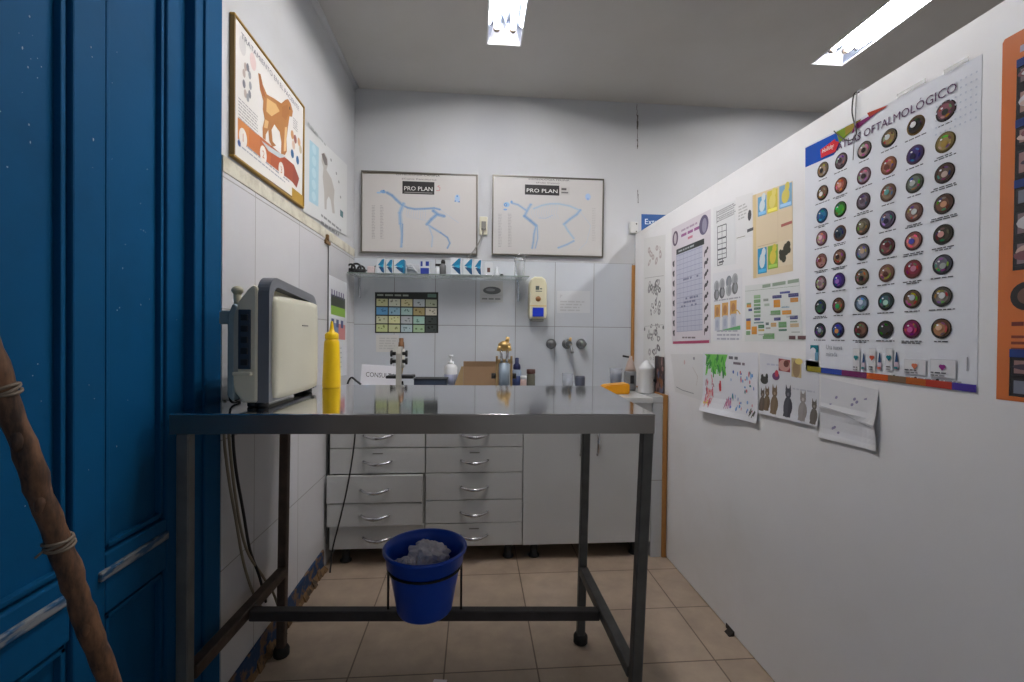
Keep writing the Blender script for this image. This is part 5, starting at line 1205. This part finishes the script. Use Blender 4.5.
# children's drawings and collages below
def d_pale(s):
    a = s.uv(.45, .8); s.ell(a[0], a[1], .008, .012, (206, 178, 176), 1, 9); a = s.uv(.75, .9); s.ell(a[0], a[1], .010, .008, (150, 150, 156), 1, 9)
    s.line([s.uv(.06, .14), s.uv(.3, .10), s.uv(.7, .10)], .004, (150, 152, 156)); s.line([s.uv(.7, .7), s.uv(.85, .5), s.uv(.8, .3)], .003, (190, 180, 176))
sheet('pale_drawing', (222, 222, 222), [(675.5, 391.8), (703, 401), (703, 354), (670.8, 354)], 'almost blank pale drawing left of the colourful child drawing', 'drawing', d_pale)
def curl(u, v): return  .020 * max(0, 1 - v / .35) ** 2 * (1 + .3 * math.sin(u * 5)) + .004 * max(0, u - .9) * 10 * (1 - v)
def d_kid(s):
    rs = random.Random(5)
    s.shape([s.uv(.03, .98), s.uv(.5, .97), s.uv(.44, .80), s.uv(.36, .66), s.uv(.24, .78)], (122, 196, 96), 0)
    for k in range(60):
        a = s.uv(rs.uniform(.08, .46), rs.uniform(.74, .98)); 
        if s.uv(.1, .74)[1] + (a[0] / s.w) * .02 < a[1]: s.line([a, (a[0] + rs.uniform(-.02, .02), a[1] - rs.uniform(.02, .05))], .009, rs.choice([(80, 180, 60), (60, 150, 60), (110, 200, 80), (50, 130, 70)]), 1 + k % 3)
    for k in range(34): a = s.uv(.14 + rs.uniform(-.07, .08), .3 + rs.uniform(-.12, .34)); s.line([a, (a[0] + rs.uniform(-.012, .012), a[1] - rs.uniform(.01, .04))], .006, rs.choice([(214, 120, 140), (200, 80, 110), (226, 150, 150), (150, 60, 90)]), 2 + k % 3)
    for k in range(8): a = s.uv(.35 + rs.uniform(-.015, .015), .52 + rs.uniform(-.04, .05)); s.line([a, (a[0] + .004, a[1] - .03)], .007, (206, 60, 70), 3)
    for k in range(12): a = s.uv(.52 + rs.uniform(-.04, .05), .27 + rs.uniform(-.08, .07)); s.line([a, (a[0] + rs.uniform(-.01, .01), a[1] - .03)], .005, rs.choice([(206, 130, 160), (170, 110, 150)]), 2 + k % 2)
    for k in range(10): a = s.uv(.07 + rs.uniform(-.03, .08), .14 + rs.uniform(-.03, .05)); s.line([a, (a[0] + .02, a[1])], .006, (226, 206, 90), 1)
    for k in range(40): a = s.uv(rs.uniform(.55, .95), rs.uniform(.1, .72)); s.ell(a[0], a[1], rs.uniform(.002, .007), rs.uniform(.004, .012), rs.choice([(96, 150, 206), (130, 170, 214), (70, 100, 180), (60, 130, 140), (206, 120, 130)]), 1 + k % 2, 9)
    s.words(*s.uv(.52, .90), .07, .012, (110, 110, 120), 2); s.words(*s.uv(.60, .82), .08, .010, (120, 110, 120), 2)
    for k in range(6): a = s.uv(rs.uniform(.86, .98), rs.uniform(.04, .12)); s.line([a, (a[0] + .01, a[1] + .02)], .005, (70, 70, 60), 2)
sheet('child_drawing', (222, 224, 230), [(703, 410), (759.4, 423.5), (758.4, 352.5), (703.4, 352.8)], 'child drawing with green and pink scribbles curling off the partition', 'drawing', d_kid, bend=curl)
def curl2(u, v): return  .008 * max(0, 1 - v / .3) ** 2
def d_cats(s):
    def cat(fu, fv, h, c, w=.4):
        a = s.uv(fu, fv); ww = h * w
        s.ell(a[0], a[1] + h * .3, ww * .5, h * .32, c, 2, 14); s.ell(a[0], a[1] + h * .72, ww * .34, h * .16, c, 3, 12)
        for sg in (-1, 1): s.shape([(a[0] + sg * ww * .32, a[1] + h * .80), (a[0] + sg * ww * .06, a[1] + h * .84), (a[0] + sg * ww * .26, a[1] + h * 1.0)], c, 3)
        d = tuple(min(255, x + 46) for x in c); s.ell(a[0], a[1] + h * .35, ww * .2, h * .18, d, 4, 10); s.ell(a[0], a[1] + h * .69, ww * .14, h * .06, d, 4, 8)
        s.rect(a[0] - ww * .4, a[1], a[0] + ww * .4, a[1] + h * .1, c, 2)
    for fu, fv, h, c in ((.05, .05, .085, (96, 84, 74)), (.14, .07, .09, (110, 92, 70)), (.28, .04, .105, (120, 102, 80)), (.52, .04, .11, (72, 72, 82)), (.76, .03, .10, (150, 144, 142)), (.93, .02, .08, (104, 98, 92))): cat(fu, fv, h, c)
    s.frect(.36, .76, .56, .96, (150, 60, 70), 1); a = s.uv(.46, .86); s.ell(a[0], a[1], .03, .02, (200, 150, 140), 2); s.ell(a[0] + .01, a[1] + .006, .014, .012, (110, 60, 50), 3, 10)
    s.frect(.58, .70, .74, 1.0, (190, 172, 130), 1); a = s.uv(.66, .84); s.ell(a[0], a[1], .018, .03, (156, 130, 96), 2); a = s.uv(.70, .96); s.ell(a[0], a[1], .018, .010, (226, 206, 120), 2)
    a = s.uv(.31, .66); s.ell(a[0], a[1], .020, .014, (110, 60, 110), 2); s.ell(a[0] + .004, a[1] + .01, .010, .012, (190, 60, 80), 3)
    a = s.uv(.09, .56); s.ell(a[0], a[1], .022, .014, (64, 66, 64), 2); s.ell(a[0] - .012, a[1] + .012, .008, .010, (54, 56, 54), 3, 9); s.ell(a[0] + .014, a[1] + .014, .008, .012, (54, 56, 54), 3, 9)
    s.words(*s.uv(.14, .82), .12, .006, (186, 190, 206)); s.words(*s.uv(.6, .5), .1, .005, (190, 192, 204))
sheet('cat_collage', (214, 216, 222), [(760.2, 413), (819.2, 426.5), (819.4, 362), (760, 353)], 'white collage with a row of cut out cats along its bottom', 'drawing', d_cats, bend=curl2)
def curl3(u, v): return  .006 * max(0, 1 - v / .22) ** 2 + .012 * max(0, u - .8) * 5 * max(0, 1 - abs(v - .4) * 2) + .004 * math.exp(-((v - .52 + .1 * u) / .05) ** 2)
def d_blank(s):
    for (x, y) in ((.3, .72), (.62, .76), (.66, .72), (.2, .6), (.58, .66), (.8, .80), (.28, .22), (.35, .14), (.25, .20)): a = s.uv(x, y); s.ell(a[0], a[1], .006, .004, (140, 136, 170), 1, 8, rot=.7)
    s.line([s.uv(.02, .52), s.uv(.4, .50), s.uv(.7, .40), s.uv(.97, .36)], .0025, (184, 186, 192), 1)
sheet('folded_paper', (218, 219, 223), [(820, 437), (878.4, 451), (879, 390), (821.5, 377)], 'creased blank paper sticking out below the eye atlas', 'paper', d_blank, bend=curl3)

# wire hanging over the partition top
b = MB().m(mat('dark_wire', (42, 38, 42), .5))
pz = XR - .008
b.tube([V((XR + .02, OX(pz, 853, 98).y, ZP + .0032)), V((XR - .0035, OX(pz, 853, 98).y, ZP + .0032)), OX(pz, 852, 110), OX(pz, 854, 122), OX(pz, 856.5, 133), OX(pz, 852, 139.5), OX(pz, 845.5, 140), OX(pz, 838, 135), OX(pz, 834, 131)], .0017, 6, 5)
b.build('hanging_wire', label='thin dark wire looped over the partition top above the atlas title', cat='wire')
MB().m(mat('grey_wire', (150, 148, 152), .5)).tube([V((XR + .02, OX(pz, 856, 97).y, ZP + .0025)), V((XR - .003, OX(pz, 856, 97).y, ZP + .0025)), OX(pz, 855.5, 112), OX(pz, 855, 130), OX(pz, 853.5, 150), OX(pz, 853, 160)], .0012, 6, 5).build('hanging_wire', label='thin grey wire hanging straight down over the atlas title', cat='wire')
# broken spot at the foot of the partition
p = OZ(0, 730, 632)
MB().m(darkgap).box((XR - .005, p.y - .03, .0005), (XR - .0005, p.y + .03, .02), .002).prism([(XR - .025, .0005), (XR - .005, .0005), (XR - .005, .016), (XR - .013, .010)], lambda q, s_: V((q[0], p.y - .03 + s_, q[1])), .035).build('trim_10', kind='structure')

# ================================================================== CABLES, POLE, SCRAP
bgc = mat('beige_cable', (128, 118, 98), .5); blc = mat('black_cable_rubber', (22, 21, 22), .5)
xw = XL + .03
def cab(pts, r, m_, label, x=xw, tail=None):
    pp = [OX(x, *p) for p in pts]
    for p in pp: p.x = max(p.x, XL + .013)
    if tail: pp += tail
    MB().m(m_).tube(pp, r, 7, 5).build('cable', label=label, cat='cable', group='cables behind the table')
cab([(225, 400), (224, 436), (229, 480), (236, 520), (243, 560), (252, 590), (262, 608)], .0042, bgc, 'beige cable hanging by the left tiles, ending in the lower loop')
cab([(229, 400), (229, 436), (236, 500), (246, 548), (262, 575), (272, 590), (278, 606)], .0042, bgc, 'beige cable that bends outward towards the table back leg')
cab([(234, 402), (233, 436), (236, 470), (243, 510), (250, 550), (259, 575), (266, 602)], .0045, blc, 'black cable hanging between the beige cables by the left tiles')
pp = [OY(2.39, *p) for p in ((356, 425), (353, 455), (347, 490), (340, 520), (333, 548))]
for p in pp: p.y = 2.385
pp = [V((pp[0].x, 2.47, CZ + .006)), V((pp[0].x, 2.41, CZ + .006)), V((pp[0].x, 2.388, CZ - .03))] + pp + [V((pp[-1].x - .01, 2.39, .03)), V((XL + .05, 2.36, .006))]
MB().m(blc).tube(pp, .004, 7, 5).build('cable', label='single black cable hanging in front of the left drawer unit', cat='cable', group='cables behind the table')
# rough wooden pole leaning on the blue door
bark = stain_mat('peeled_wood_pole', (118, 84, 60), (50, 36, 30), .6, 16, .38, .62, .95, .2, .9, (3, 3, .8))
p0 = OY(.97, 194, 915); p0 = V((-.60, .97, .004))
d1 = ray(93, 640); d1 = V((0, 0, CH)) + d1 * (.865 / d1.y); d2 = ray(-6, 365); d2 = V((0, 0, CH)) + d2 * (.745 / d2.y)
dirv = (d2 - d1).normalized(); foot = d1 - dirv * (d1.z / dirv.z); top = d1 + dirv * ((1.30 - d1.z) / dirv.z)
foot.z = .012
t = thing('wooden_pole', (foot.x, foot.y, 0), 'rough brown wooden pole leaning against the blue door', 'pole')
n = 70; rs = random.Random(2); pts = []; rr = []
for k in range(n + 1):
    f_ = k / n; p = foot + (top - foot) * f_; pts.append(p + V((rs.uniform(-.0015, .0015), rs.uniform(-.0015, .0015), 0))); rr.append(.0172 - .0015 * f_ + rs.uniform(-.0011, .0011))
b = MB().m(bark).tube(pts, rr, 18)
from mathutils import noise as _ns
axd = (top - foot).normalized()
for v in b.bm.verts:
    c_ = foot + axd * (v.co - foot).dot(axd); n_ = _ns.noise(V((v.co.x * 60, v.co.y * 60, v.co.z * 14))); f2 = max(0, _ns.noise(V((v.co.x * 140 + 7, v.co.y * 140, v.co.z * 40))) - .15)
    v.co = c_ + (v.co - c_) * (1 + .045 * n_ + .14 * f2)
b.build('shaft', t)
def along(px, py):
    best = min((((top - foot) * (k / 400) + foot) for k in range(401)), key=lambda p: abs((p - V((0, 0, CH))).normalized().dot(ray(px, py).normalized()) - 1)); return best
strg = mat('grey_string', (120, 108, 96), .8)
for (px, py, nn) in ((59, 543, 4), (5, 388, 3)):
    c = along(px, py); ax = (top - foot).normalized(); e1 = ax.cross(V((0, 0, 1))).normalized(); e2 = ax.cross(e1); pp = []
    for k in range(nn * 14 + 1):
        a_ = 2 * PI * k / 14; pp.append(c + ax * (.004 * k / 14 - .008 + .003 * math.sin(a_ * 1.3)) + (e1 * math.cos(a_) + e2 * math.sin(a_)) * .0188)
    bb = MB().m(strg).tube(pp, .0026, 6)
    bb.tube([pp[0], pp[0] + V((.01, -.02, .006)), pp[0] + V((.002, -.034, -.006))], .002, 5)
    bb.build('string_tie', t)
k1 = along(28, 478)
for (px, py) in ((45, 500), (90, 620), (20, 440)):
    c = along(px, py); MB().m(bark).ball(c + V((.004, -.010, 0)), .0085, sz=2.4, seg=10, rings=6).build('knot', t)
p = OZ(.002, 439, 681.5)
MB().m(pap).prism([(-.026, -.02), (.022, -.026), (.028, .006), (-.018, .012)], lambda q, s_: V((p.x + q[0], p.y + q[1], .0006 + s_)), .0015).build('paper_scrap', label='small white paper scrap lying on the floor tiles below the table', cat='paper')
